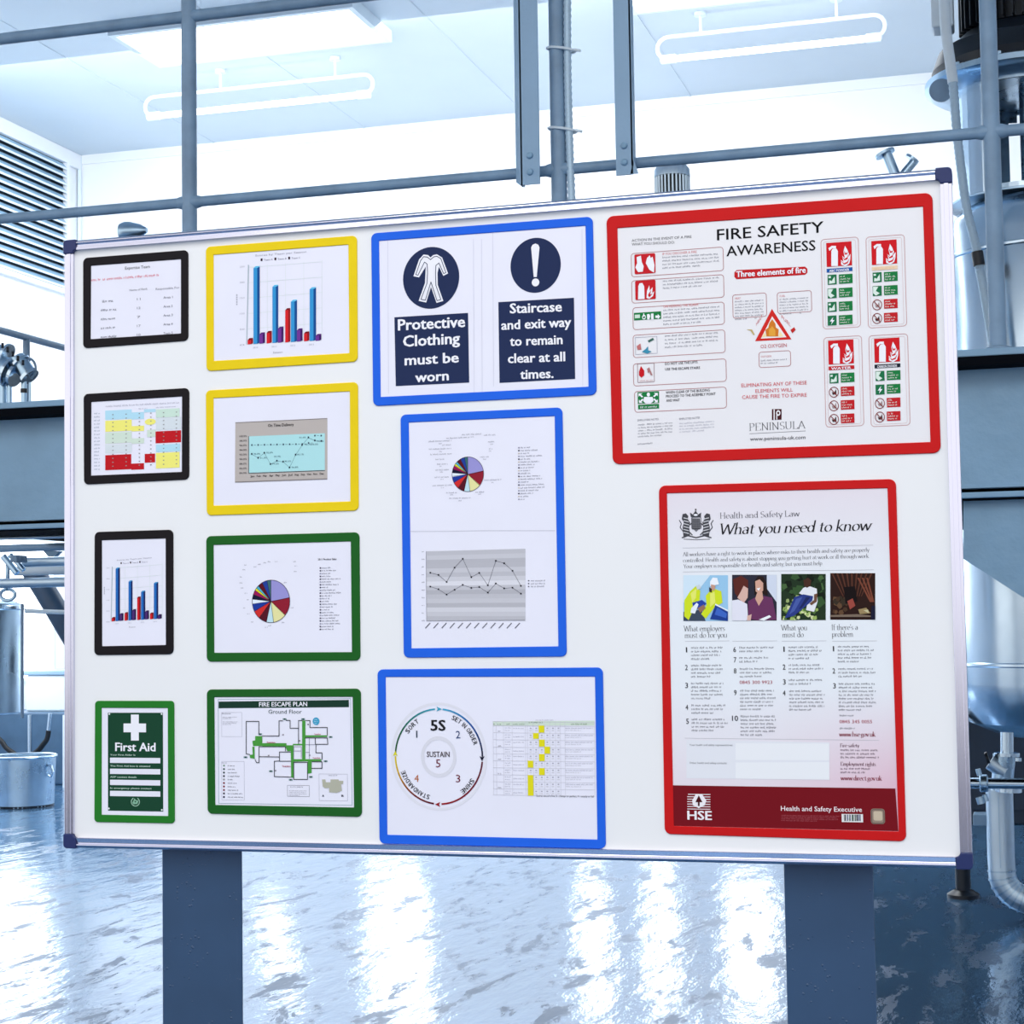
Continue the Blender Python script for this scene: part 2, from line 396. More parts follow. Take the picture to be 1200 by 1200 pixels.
# ------------------------------------------------------------ hanging channels
def channel(pxl, pxr, pyb, label, left_flange):
    Y = YR-0.075
    A = at(pxl, pyb, Y); B = at(pxr, pyb, Y)
    t = thing('hanging_channel', ((A.x+B.x)/2, Y, B.z), label, 'steel channel', 'steel channels hanging in front of the guard rail')
    m = MB(); zt2 = CEIL
    m.box((A.x, Y, B.z), (B.x, Y+0.008, zt2))
    if left_flange:
        m.box((A.x-0.004, Y, B.z), (A.x+0.006, Y+0.035, zt2)); m.prism([(A.x-0.028, Y+0.035, B.z+0.02), (A.x-0.004, Y+0.0, B.z), (A.x-0.004, Y+0.01, B.z), (A.x-0.028, Y+0.041, B.z+0.02)], (0, 0, zt2-B.z-0.02))
    else:
        m.box((B.x-0.006, Y, B.z+0.03), (B.x+0.002, Y+0.04, zt2)); m.prism([(B.x-0.01, Y, B.z+0.002), (B.x+0.018, Y, B.z+0.002), (B.x+0.002, Y, B.z+0.055)], (0, 0.008, 0))
    m.build('channel_bar', PAINT2, t)
    xm = (A.x+B.x)/2; 
    for dz in (0.065, 0.125):
        b = MB(); b.lathe((xm, Y-0.001, B.z+dz-0.02), [(0.003, -0.010), (0.010, -0.008), (0.013, 0.0), (0.013, 0.001)], 12, 'Y'); b.build('bolt', BEAMM, t)
channel(610.5, 632.5, 215, 'left blue steel channel hanging beside the middle rail post, two bolts at its foot', True)
channel(722, 742, 204, 'right blue steel channel hanging alone over the rail, small tab at its foot', False)
# ------------------------------------------------------------ big tank with agitator (right)
TY = 9.95
tc_ = at(1252, 700, TY); s_ = mpp(TY, 1200)
tx = tc_.x
def tz(py, px=1180): return at(px, py, TY-0.2).z
tank = thing('stainless_tank', (tx, TY, 0), 'tall stainless steel mixing tank standing on legs behind the walkway at right', 'tank')
zb0 = tz(868); zs = tz(232)
rt = 132*s_
prof = [(0.06, zb0), (rt*0.6, zb0+0.02), (rt*0.88, zb0+0.09), (rt*0.98, zb0+0.2), (rt, zb0+0.3)]
zz = zb0+0.3
MB().lathe((tx, TY, 0), prof+[(rt, zs-0.22), (rt*0.96, zs-0.12), (rt*0.8, zs-0.03), (rt*0.62, zs)], 64).build('vessel', STEEL, tank)
for z in (tz(778), tz(300)):
    MB().lathe((tx, TY, z), [(rt+0.001, -0.012), (rt+0.006, -0.006), (rt+0.006, 0.006), (rt+0.001, 0.012)], 64, caps=False).build('weld_band', STEEL, tank)
for a in (345, 90):
    an = math.radians(a); lx = tx+0.8*rt*math.cos(an); ly = TY+0.8*rt*math.sin(an)
    lg = MB().tube([(lx, ly, 0.03), (lx, ly, zb0+0.15)], 0.045, 20).build('leg', STEELB, tank)
# visible leg whose foot shows below the board's corner
lf = atz(1129, 1047, 0.02)
lg = MB().tube([(lf.x, lf.y, 0.03), (lf.x, lf.y, zb0+0.12)], 0.040, 20).build('leg', DARKM, tank)
MB().lathe((lf.x, lf.y, 0), [(0.085, 0.0), (0.085, 0.018), (0.05, 0.04)], 24).build('foot_disc', MOTORM, lg)
# agitator: lantern, flange, motor
ag = thing('agitator_drive', (tx, TY, zs), 'agitator on top of the stainless tank: black motor over a round bolted flange', 'motor')
AXx = at(1203, 150, TY).x; r1 = 83*s_
zf = tz(92)
# lantern cylinder with oval cut-outs
m = MB(); n = 48
def lantern():
    rows = 14; z0_ = zs; z1_ = zf
    def pnt(j, i, r): a = 2*math.pi*j/n; return (AXx+r*math.cos(a), TY+r*math.sin(a), z0_+(z1_-z0_)*i/rows)
    for j in range(n):
        a = (j+0.5)*360/n
        for i in range(rows):
            v = (i+0.5)/rows
            hole = False
            for hc in (262, 82):
                da = (a-hc+180) % 360-180
                if (abs(da)/24.0)**4+((v-0.52)/0.42)**4 < 1: hole = True
            if hole: continue
            m.quad([pnt(j, i, r1), pnt(j+1, i, r1), pnt(j+1, i+1, r1), pnt(j, i+1, r1)], True)
            m.quad([pnt(j+1, i, r1-0.012), pnt(j, i, r1-0.012), pnt(j, i+1, r1-0.012), pnt(j+1, i+1, r1-0.012)], True)
lantern(); m.build('lantern', STEEL, ag)
MB().tube([(AXx, TY, zs), (AXx, TY, zf)], 0.035, 16).build('shaft', STEELB, ag)
MB().lathe((AXx, TY, zs), [(r1+0.04, 0.0), (r1+0.04, 0.01), (r1+0.005, 0.02)], 64).build('lower_flange', STEELB, ag)
rf = 116*s_
MB().lathe((AXx, TY, zf), [(r1, -0.03), (rf-0.04, -0.02), (rf-0.01, 0.0), (rf, 0.01), (rf, 0.04), (rf-0.02, 0.05), (r1, 0.055)], 64).build('upper_flange', STEELB, ag)
for k in range(12):
    a = math.radians(k*30+15); MB().lathe((AXx+(rf-0.05)*math.cos(a), TY+(rf-0.05)*math.sin(a), zf+0.05), [(0.016, 0), (0.016, 0.02), (0.009, 0.024)], 6).build('bolt', STEELB, ag)
MB().lathe((AXx, TY, zf+0.05), [(rf*0.9, 0), (rf*0.93, 0.05), (rf*0.86, 0.15), (rf*0.7, 0.2), (rf*0.62, 0.24)], 48).build('gearbox', MOTORM, ag)
mt = MB().lathe((AXx, TY, zf+0.29), [(rf*0.5, 0), (rf*0.55, 0.02), (rf*0.55, 0.55), (rf*0.4, 0.62)], 40).build('motor_body', MOTORM, ag)
fn = MB()
for k in range(40):
    a = 2*math.pi*k/40; c, s2 = math.cos(a), math.sin(a); r0_, r1_ = rf*0.54, rf*0.64; w = 0.004
    fn.prism([(AXx+r0_*c-w*s2, TY+r0_*s2+w*c, zf+0.31), (AXx+r1_*c-w*s2, TY+r1_*s2+w*c, zf+0.31), (AXx+r1_*c+w*s2, TY+r1_*s2-w*c, zf+0.31), (AXx+r0_*c+w*s2, TY+r0_*s2-w*c, zf+0.31)], (0, 0, 0.5))
fo = fn.build('cooling_fins', MOTORM, mt)
# pale junction box and hanging lug plate on the left of the drive
ja = at(1091, 0, TY-0.3); jb = at(1118, 34, TY-0.3)
MB().box((ja.x, TY-0.36, jb.z), (jb.x, TY-0.2, ja.z+0.1)).build('junction_box', WHITEP, ag, 0.012)
p = at(1103, 106, TY-0.42)
MB().lathe((p.x, p.y, p.z), [(0.062, -0.006), (0.062, 0.006)], 28, 'Y').build('lug_plate', PAINT, ag)
# braided hose
hp = [(1106, -20), (1108, 30), (1113, 70), (1117, 100), (1121, 150), (1126, 195), (1133, 245), (1144, 290), (1149, 320), (1156, 360), (1164, 405)]
HYs = [TY-0.55]*11
t = thing('braided_hose', at(1164, 405, 9.3), 'pale braided hose with a dark clamp hanging from the motor beside the right rail post', 'hose')
P = [at(x, y, 9.3) for x, y in hp]
def smooth(P, k=8):
    out = []
    for i in range(len(P)-1):
        p0, p1, p2, p3 = P[max(i-1, 0)], P[i], P[i+1], P[min(i+2, len(P)-1)]
        for j in range(k):
            u = j/k
            out.append(0.5*((2*p1)+(p2-p0)*u+(2*p0-5*p1+4*p2-p3)*u*u+(3*p1-p0-3*p2+p3)*u**3))
    out.append(P[-1]); return out
SP = smooth(P, 14)
MB().tube(SP, [0.025 if i % 2 else 0.0215 for i in range(len(SP))], 12).build('hose', BRAID, t)
k0 = min(range(len(SP)), key=lambda i: abs(SP[i].z-at(1147, 303, 9.3).z))
MB().tube([SP[k0-4], SP[k0+4]], 0.03, 14).build('hose_clamp', MOTORM, t)
k1 = 14*3
MB().tube(SP[:k1], 0.028, 12).build('sleeve', WHITEP, t)
# ------------------------------------------------------------ small things behind the board's top edge, standing on the deck
def deckthing(name, px, Y, label, cat): p = at(px, 300, Y); return thing(name, (p.x, Y, zt), label, cat), p.x
Y = 8.3; sm = mpp(Y, 790)
t, x = deckthing('fan_cowl', 789.5, Y, 'small grey ribbed motor cowl peeping over the top edge of the whiteboard', 'motor')
ztop = at(789, 192, Y).z; zr = at(789, 208, Y).z
MB().lathe((x, Y, 0), [(21.5*sm, zr), (21*sm, ztop-0.03), (17*sm, ztop-0.008), (8*sm, ztop), (2*sm, ztop+0.002)], 32).build('cap', FOIL, t)
m = MB()
for k in range(28):
    a = 2*math.pi*k/28; c, s2 = math.cos(a), math.sin(a)
    m.box((x+20*sm*c-0.004, Y+20*sm*s2-0.004, zr-0.22), (x+20*sm*c+0.004, Y+20*sm*s2+0.004, zr))
m.build('ribs', FOIL, t)
MB().lathe((x, Y, 0), [(17*sm, zr-0.24), (17*sm, zr+0.01)], 24).build('core', MOTORM, t)
MB().lathe((x, Y, 0), [(0.12, zt), (0.12, zt+0.02), (0.05, zt+0.04), (0.05, zr-0.28), (21*sm, zr-0.24)], 24).build('pedestal', PAINT, t)
t, x = deckthing('clamped_pipe_stub', 1052, Y, 'stainless pipe fitting with two flanged branches above the board near its right corner', 'pipe fitting')
def rodpx(a, b, r, Y, prof=None): return MB().tube([at(a[0], a[1], Y), at(b[0], b[1], Y)], r*mpp(Y, a[0]), 16)
rodpx((1039, 180), (1053, 215), 6, Y).build('branch', STEELB, t)
rodpx((1072, 188), (1058, 205), 5, Y).build('branch', STEELB, t)
def disc(c, d, r, th, Y, name, m, t):
    a = at(c[0], c[1], Y); b = at(c[0]+d[0], c[1]+d[1], Y); u = (b-a).normalized()*th*mpp(Y, c[0])
    MB().tube([a-u, a+u], r*mpp(Y, c[0]), 24).build(name, m, t)
disc((1037, 180), (0.5, 1), 12, 1.6, Y, 'flange', STEELB, t); disc((1069, 186), (-0.9, 1.2), 8.5, 1.6, Y, 'flange', STEELB, t)
MB().tube([at(1056, 212, Y), (at(1056, 212, Y).x, Y, zt)], 0.035, 16).build('riser', STEELB, t)
t, x = deckthing('rounded_lamp_housing', 154, Y, 'small rounded grey housing peeping over the board near its upper left corner', 'housing')
a = at(141, 268, Y); b = at(172, 268, Y); r = 10*mpp(Y, 150)
MB().lathe((a.x, Y, a.z-0.02), [(0.02, -0.0), (r*1.05, 0.008), (r*1.2, 0.03), (r*1.15, 0.06), (r*0.8, (b.x-a.x)*0.75), (r*0.3, (b.x-a.x))], 28, 'X').build('shell', STEELB, t)
MB().tube([(x, Y, zt), (x, Y, a.z-0.03)], 0.03, 12).build('stand', PAINT, t)
# ------------------------------------------------------------ side handrail and valve cluster on the deck, far left
Yh = 8.4; A = at(77, 408, Yh+0.2); xh = A.x
B = atx(-30, 375, xh)
t = thing('side_handrail', (xh, (A.y+B.y)/2, zt), 'thin blue handrail sloping past the valves at the left edge', 'railing')
MB().tube([A+Vector((0, 0.5, 0)), (xh, B.y, A.z)], 0.018, 14).build('top_tube', PAINT, t)
p = atx(31, 395, xh); MB().tube([(xh, p.y, zt), (xh, p.y, A.z)], 0.018, 14).build('upright', PAINT, t)
Yv = 7.4
t = thing('valve_cluster', (at(15, 460, Yv).x, Yv, zt), 'cluster of stainless steel valves and flanges on the walkway at the left edge', 'valve')
mp_ = mpp(Yv, 20)
for (a, b, r) in (((-25, 418), (12, 436), 15), ((-10, 408), (8, 415), 8), ((20, 420), (34, 440), 10)):
    rodpx(a, b, r, Yv).build('valve_body', STEELB, t)
for (c, d, r, th) in (((12, 436), (18, 9), 19, 2), ((18, 439), (18, 9), 15, 2), ((34, 441), (8, 10), 12, 2), ((8, 415), (2, 1), 13, 1.6), ((24, 426), (8, 10), 13, 1.5)):
    disc(c, d, r, th, Yv, 'flange', STEEL, t)
for x0_, yt, r in ((2, 440, 6), (11, 446, 3), (28, 445, 3.2), (35, 448, 1.5)):
    A_ = at(x0_, yt, Yv); MB().tube([A_, (A_.x, Yv, zt)], r*mp_, 12).build('support_leg', STEELB, t)
MB().lathe((at(28, 450, Yv).x, Yv, at(28, 458, Yv).z), [(4*mp_, -0.01), (4*mp_, 0.01)], 14).build('clamp_ring', MOTORM, t)
for k in range(5):
    p = at(3+k*6, 405+k*5, Yv-0.07); MB().lathe(p, [(0.007, -0.012), (0.007, 0.012)], 6).build('stud', MOTORM, t)
ring = [at(33+9*math.cos(math.radians(a)), 432+12*math.sin(math.radians(a)), Yv) for a in range(-100, 80, 15)]
MB().tube(ring, 0.006, 8).build('guard_hoop', PAINT, t)
# ------------------------------------------------------------ under the deck at left
t = thing('pipe_run', at(40, 672, 8.2), 'bundle of pale horizontal pipes under the walkway at the left edge', 'pipe')
for (y_, r, Yp, m_, x0_, x1_) in ((630, 2.2, 7.0, FOIL, -60, 200), (642, 4.5, 7.6, PAINT2, -60, 200), (659, 5.5, 8.2, FOIL, 28, 220), (669, 5.5, 8.4, WHITEP, 18, 220), (683, 5.8, 8.0, FOIL, -60, 220)):
    A_ = at(30, y_, Yp); xa_ = at(x0_, y_, Yp).x; xb_ = at(x1_, y_, Yp).x
    MB().tube([(xa_, Yp, A_.z), (xb_, Yp, A_.z)], r*mpp(Yp, 30), 16).build('pipe', m_, t)
m = MB()
for (a, b, r) in (((4, 652), (20, 672), 4), ((12, 650), (28, 668), 3)): m.tube([at(a[0], a[1], 8.1), at(b[0], b[1], 8.1)], r*mpp(8.1, 10), 12)
m.build('angled_branch', STEELB, t)
pts = [at(x, y, 7.6) for x, y in ((50, 645), (56, 652), (64, 652), (70, 646))]
MB().prism(pts, (0, 0.03, 0)).build('pipe_bracket', BEAMM, t)
p = at(22, 655, 8.05); MB().box((p.x-0.018, 8.0, p.z-0.018), (p.x+0.018, 8.1, p.z+0.018)).build('clamp_block', PAINT, t)
# diagonal duct
Yd = 9.4; sd = mpp(Yd, 60)
DUCT = mat('dark_blue_duct', (58, 84, 112), 0.4, var=0.1)
t = thing('diagonal_duct', at(60, 720, Yd), 'thick dark blue duct slanting down behind the left edge of the board', 'duct')
MB().tube([at(38, 668, Yd), at(108, 784, Yd)], 13*sd, 28).build('duct_tube', DUCT, t)
MB().tube([at(30, 716, Yd-0.25), at(120, 719, Yd-0.25)], 2.6*sd, 12).build('cross_pipe', WHITEP, t)
# hanging hopper (stainless vessel, far left)
Yk = 8.6; sk = mpp(Yk, 10)
xc = at(-34, 770, Yk).x; rk = 60*sk
t = thing('hanging_hopper', (xc, Yk, at(10, 838, Yk).z), 'stainless steel drum hung under the walkway at the left edge', 'drum')
zk0 = at(10, 837, Yk).z; zk1 = at(10, 704, Yk).z
MB().lathe((xc, Yk, 0), [(rk*0.9, zk0), (rk, zk0+0.01), (rk, zk1-0.06), (rk*0.95, zk1-0.015), (rk*0.8, zk1)], 48).build('drum_shell', STEELB, t)
MB().lathe((xc, Yk, 0), [(rk+0.003, zk1-0.05), (rk+0.008, zk1-0.045), (rk+0.008, zk1-0.03), (rk+0.003, zk1-0.025)], 48, caps=False).build('rim_band', STEEL, t)
p = at(9, 697, Yk-0.1)
ring = [(p.x+0.045*math.cos(2*math.pi*k/20), p.y, p.z+0.03*math.sin(2*math.pi*k/20)) for k in range(20)]
MB().tube(ring, 0.01, 8, closed=True).build('shackle', STEELB, t)
MB().tube([p+Vector((0, 0, 0.02)), (p.x, p.y, zb-0.0)], 0.012, 8).build('hanger_rod', STEELB, t)
p = at(26, 835, Yk-0.15); MB().box((p.x-0.004, p.y-0.01, zk0-0.01), (p.x+0.004, p.y+0.01, zk1-0.02)).build('corner_strip', PAINT, t)
# white plastic tub on a low dark plinth near the back
Yc = 15.3
a = at(30, 786, Yc); b = at(150, 834, Yc)
ztub = at(40, 834, Yc).z; ztt = at(40, 786, Yc).z
t = thing('white_tub', ((a.x+b.x)/2, Yc+0.3, ztub), 'white plastic tub with a grey rim on the dark plinth behind the bucket', 'tub')
box((a.x, Yc, ztub), (b.x, Yc+0.6, ztt-0.045), 'tub_body', WHITEP, t, 0.02)
box((a.x-0.015, Yc-0.015, ztt-0.045), (b.x+0.015, Yc+0.615, ztt), 'tub_rim', PAINT2, t, 0.01)
pl = box((XL+0.08, Yc-0.08, 0), (at(150, 860, Yc).x, Yc+0.9, ztub), 'equipment_plinth', mat('plinth_blue_grey', (74, 104, 132), 0.4, var=0.1), None, 0.02)
tag(pl, 'dark blue grey plinth behind the steel bucket', 'plinth')
t = thing('drain_pipes', at(35, 880, Yc-0.3), 'pale drain pipe and black hoses in front of the dark plinth', 'pipe')
Yq = Yc-0.35
A_ = at(35, 838, Yq); MB().tube([(A_.x, Yq, 0.0), (A_.x, Yq, A_.z)], 2.6*mpp(Yq, 30), 14).build('upright_pipe', STEEL, t)
MB().tube(smooth([at(x, y, Yq) for x, y in ((59, 836), (58, 846), (57, 856))]), 2.6*mpp(Yq, 30), 12).build('hose_nozzle', STEEL, t)
MB().tube(smooth([at(x, y, Yq) for x, y in ((57, 856), (55, 866), (50, 873), (44, 880), (30, 889))]), 3*mpp(Yq, 30), 12).build('hose', RUBBER, t)
MB().tube(smooth([at(x, y, Yq) for x, y in ((-20, 850), (0, 867), (8, 877), (18, 884))]), 3*mpp(Yq, 30), 12).build('hose', RUBBER, t)
A_ = at(75, 838, Yq); MB().box((A_.x-0.015, Yq, 0), (A_.x+0.05, Yq+0.03, A_.z)).build('cover_strip', WHITEP, t)
# bucket
bp = atz(27, 949, 0.0); sb = mpp(bp.y, 27); by = bp.y+37*sb
sb = mpp(by, 27); bx = at(27, 949, by).x
zr = at(27, 884, by).z
t = thing('steel_bucket', (bx, by, 0), 'dented stainless steel bucket with a looped side lug standing on the wet floor', 'bucket')
rb = 39*sb
MB().lathe((bx, by, 0), [(rb*0.86, 0.0), (rb*0.9, 0.006), (rb*0.93, zr*0.5), (rb*0.955, zr-0.02), (rb*0.94, zr-0.02), (rb*0.9, 0.03), (0.02, 0.03)], 48, caps=True).build('pail', STEELB, t)
MB().tube([(bx+rb*0.975*math.cos(2*math.pi*k/40), by+rb*0.975*math.sin(2*math.pi*k/40), zr-0.015) for k in range(40)], 0.012, 8, closed=True).build('rim', STEEL, t)
lx = bx+rb*0.98; lz = zr-0.12
MB().tube([(lx-0.01, by-0.05, lz+0.035), (lx+0.02, by-0.05, lz+0.03), (lx+0.035, by-0.05, lz-0.02), (lx+0.02, by-0.05, lz-0.06), (lx-0.005, by-0.05, lz-0.05)], 0.011, 8).build('side_lug', STEEL, t)
MB().lathe((bx, by, 0), [(rb*0.9, 0.0005), (rb*0.905, 0.02)], 40, caps=False).build('base_ring', MOTORM, t)
# ------------------------------------------------------------ under the tank at right
YP = 9.15
t = thing('insulated_pipe', at(1172, 1050, YP), 'foil clad insulated pipe elbow below the stainless tank at the right edge', 'pipe')
sp = mpp(YP, 1172)
path = [at(1171, 925, YP), at(1172, 960, YP), at(1173, 1000, YP), at(1174, 1020, YP)]
for k in range(1, 9):
    a = math.radians(180+k*11.25); path.append(at(1212+38*math.cos(a)+0, 1022-34*math.sin(a)*1.0, YP))
path = path+[at(1240, 1060, YP), at(1300, 1066, YP)]
MB().tube(path, 15.5*sp, 28).build('pipe_jacket', FOIL, t)
for i in range(3, len(path)-1):
    q = path[i]; d = (path[i+1]-path[i-1]).normalized()*1.0*sp
    MB().tube([q-d, q+d], 16.3*sp, 28, caps=False).build('seam_band', STEELB, t)
q = at(1171, 972, YP-0.07); MB().box((q.x-0.002, q.y, at(1171, 1015, YP).z), (q.x+0.002, q.y+0.01, at(1171, 932, YP).z)).build('lap_seam', STEELB, t)
v = thing('butterfly_valve', at(1180, 905, YP), 'stainless valve body with clamps under the tank outlet', 'valve')
MB().tube([at(1180, 858, YP), at(1180, 884, YP)], 7.5*sp, 20).build('outlet_pipe', STEEL, v)
MB().tube([at(1177, 884, YP), at(1174, 926, YP)], [13*sp, 12*sp], 24).build('valve_body', STEELB, v)
MB().tube([at(1160, 893, YP-0.02), at(1178, 905, YP-0.02)], 9*sp, 20).build('side_body', FOIL, v)
for c in ((1180, 884), (1176, 924)): disc(c, (0, 1), 14.5, 2, YP, 'clamp_ring', STEEL, v)
disc((1157, 888), (10, -3), 7, 1.5, YP-0.05, 'bolt_head', MOTORM, v); disc((1193, 890), (0, 1), 4, 2, YP-0.1, 'bolt_head', STEEL, v)
ph = thing('horizontal_pipe', at(1160, 918, YP-0.35), 'horizontal stainless pipe with clamp crossing in front of the valve', 'pipe')
YH = YP-0.32
MB().tube([(at(1100, 918, YH).x, YH, at(1160, 918, YH).z), (at(1300, 918, YH).x, YH, at(1160, 918, YH).z)], 6.3*mpp(YH, 1160), 20).build('pipe', STEEL, ph)
cx = at(1153, 918, YH).x
MB().lathe((cx, YH, at(1160, 918, YH).z), [(8.2*sp, -0.02), (10*sp, -0.014), (10*sp, 0.014), (8.2*sp, 0.02)], 24, 'X').build('clamp', STEELB, ph)
for c, r in (((1147, 905), 3), ((1149, 938), 4.5), ((1155, 935), 3)): disc(c, (0.3, 1), r, 4, YH-0.03, 'wing_nut', STEELB, ph)
# dip tray of the valve
disc((1182, 925), (0, 1), 15, 3, YP-0.1, 'drip_cup', STEEL, v)
g = at(1141, 951, YP+0.2); h = at(1156, 964, YP+0.2)
box((g.x, YP+0.05, h.z), (h.x+0.06, YP+0.2, g.z), 'actuator_box', PAINT2, v, 0.006)
# dark cabinets added behind the tank, for its backdrop and dark floor reflections
CAB = mat('dark_blue_cabinet', (34, 50, 68), 0.35, var=0.2, scale=3)
x0_ = at(1000, 900, 13.2).x
for k in range(2):
    t = thing('storage_cabinet', (x0_+k*1.35+0.6, 13.6, 0), ['dark blue storage cabinet behind the board, left one of the row behind the tank', 'dark blue storage cabinet directly behind the foil clad pipe', 'dark blue storage cabinet at the far right of the row, outside the view'][k], 'cabinet', None)
    xa_ = x0_+k*1.35
    box((xa_, 13.25, 0), (xa_+1.3, 14.2, 2.6), 'carcass', CAB, t, 0.01)
    for j in range(2):
        d = box((xa_+0.03+j*0.63, 13.22, 0.1), (xa_+0.63+j*0.63, 13.25, 2.55), 'door', CAB, t, 0.005)
        hx = xa_+0.6+j*0.08
        MB().tube([(hx, 13.20, 1.1), (hx, 13.20, 1.3)], 0.01, 8).build('handle', STEELB, d)
# ------------------------------------------------------------ the whiteboard
BY = 3.2837
def bc(px, py): p = at(px, py, BY); return p.x, p.z
X0, Z1 = bc(77, 283); X1 = bc(1115, 197)[0]; Z0 = bc(77, 993)[1]
wbd = thing('whiteboard', ((X0+X1)/2, BY, Z0), 'large wide white notice board with pale aluminium edge and navy corner caps', 'notice board')
tw = 0.021; dp = 0.022
box((X0+0.006, BY, Z0+0.006), (X1-0.006, BY+0.012, Z1-0.006), 'board_panel', BOARDM, wbd)
def edge(a, b, horiz):
    # stepped aluminium profile: outer lip, face, inner bead
    m = MB()
    (xa, za), (xb, zb_) = a, b
    m.box((xa, BY-0.006, za), (xb, BY+0.018, zb_))
    if horiz:
        h = zb_-za; prof = [(-.009, 1), (-.0045, .5), (-.0085, .36), (-.0085, .24), (-.001, 0), (.018, 0), (.018, 1)]
        if za > EYE: prof = [(y_, 1-v_) for y_, v_ in prof]
        m = MB().prism([(xa, BY+y_, za+h*v_) for y_, v_ in prof], (xb-xa, 0, 0))
    else:
        h = xb-xa; m.box((xa+h*0.30, BY-0.0085, za), (xa+h*0.72, BY-0.005, zb_))
    return m
ck = 0.028
edge((X0+ck, Z1-tw), (X1-ck, Z1), True).build('edge_strip', ALU, wbd, 0.0012)
edge((X0+ck, Z0), (X1-ck, Z0+tw), True).build('edge_strip', ALU, wbd, 0.0012)
edge((X0, Z0+ck), (X0+tw, Z1-ck), False).build('edge_strip', ALU, wbd, 0.0012)
edge((X1-tw, Z0+ck), (X1, Z1-ck), False).build('edge_strip', ALU, wbd, 0.0012)
for sx, sz in ((0, 0), (1, 0), (1, 1), (0, 1)):
    cx = X1 if sx else X0; cz = Z1 if sz else Z0; ux = -1 if sx else 1; uz = -1 if sz else 1
    r = 0.008; o = []
    for k in range(6):
        a = math.radians(90*k/5); o.append((cx+ux*(r-r*math.sin(a))-ux*0.0008, cz+uz*(r-r*math.cos(a))-uz*0.0008) )
    o = [(cx+ux*(r-r*math.cos(math.radians(18*k)))-ux*0.0008, cz+uz*(r-r*math.sin(math.radians(18*k)))-uz*0.0008) for k in range(6)]
    poly = [(cx-ux*0.0008, cz+uz*ck)]+o+[(cx+ux*ck, cz-uz*0.0008), (cx+ux*ck, cz+uz*tw), (cx+ux*(tw+0.004), cz+uz*tw), (cx+ux*tw, cz+uz*(tw+0.004)), (cx+ux*tw, cz+uz*ck)]
    MB().prism([(x, BY-0.0095, z) for x, z in poly], (0, 0.0285, 0)).build('corner_cap', CAPM, wbd, 0.0015)
# posts carrying the board
for a, b, lab in ((190, 283, 'dark blue flat steel post under the left part of the whiteboard'), (919.5, 1024, 'dark blue flat steel post under the right part of the whiteboard')):
    pa = at(a, 1060, BY+0.03); pb = at(b, 1060, BY+0.03)
    o = MB().box((pa.x, BY+0.03, 0.012), (pb.x, BY+0.036, Z1-0.08))
    t = thing('support_post', ((pa.x+pb.x)/2, BY+0.05, 0), lab, 'post')
    o.build('upright', POSTM, t, 0.002)
    box((pa.x-0.08, BY-0.1, 0), (pb.x+0.08, BY+0.2, 0.012), 'base_plate', POSTM, t)
    for zz_ in (Z0+0.15, Z1-0.25):
        box((pa.x+0.02, BY+0.018, zz_), (pb.x-0.02, BY+0.03, zz_+0.05), 'bracket', ALU, t)
# ------------------------------------------------------------ printing on sheets
_font = {}
def glyphs(txt, bold=0.0):
    k = (txt, bold)
    if k in _font: return _font[k]
    cu = bpy.data.curves.new('lettering', 'FONT'); cu.body = txt; cu.resolution_u = 2; cu.offset = 0
    o = bpy.data.objects.new('lettering', cu); C.objects.link(o)
    dg = bpy.context.evaluated_depsgraph_get(); me = bpy.data.meshes.new_from_object(o.evaluated_get(dg))
    v = [(p.co.x, p.co.y) for p in me.vertices]; f = [list(p.vertices) for p in me.polygons]
    bpy.data.objects.remove(o); bpy.data.curves.remove(cu); bpy.data.meshes.remove(me)
    _font[k] = (v, f); return v, f
CAPH = max(y for x, y in glyphs('H')[0])
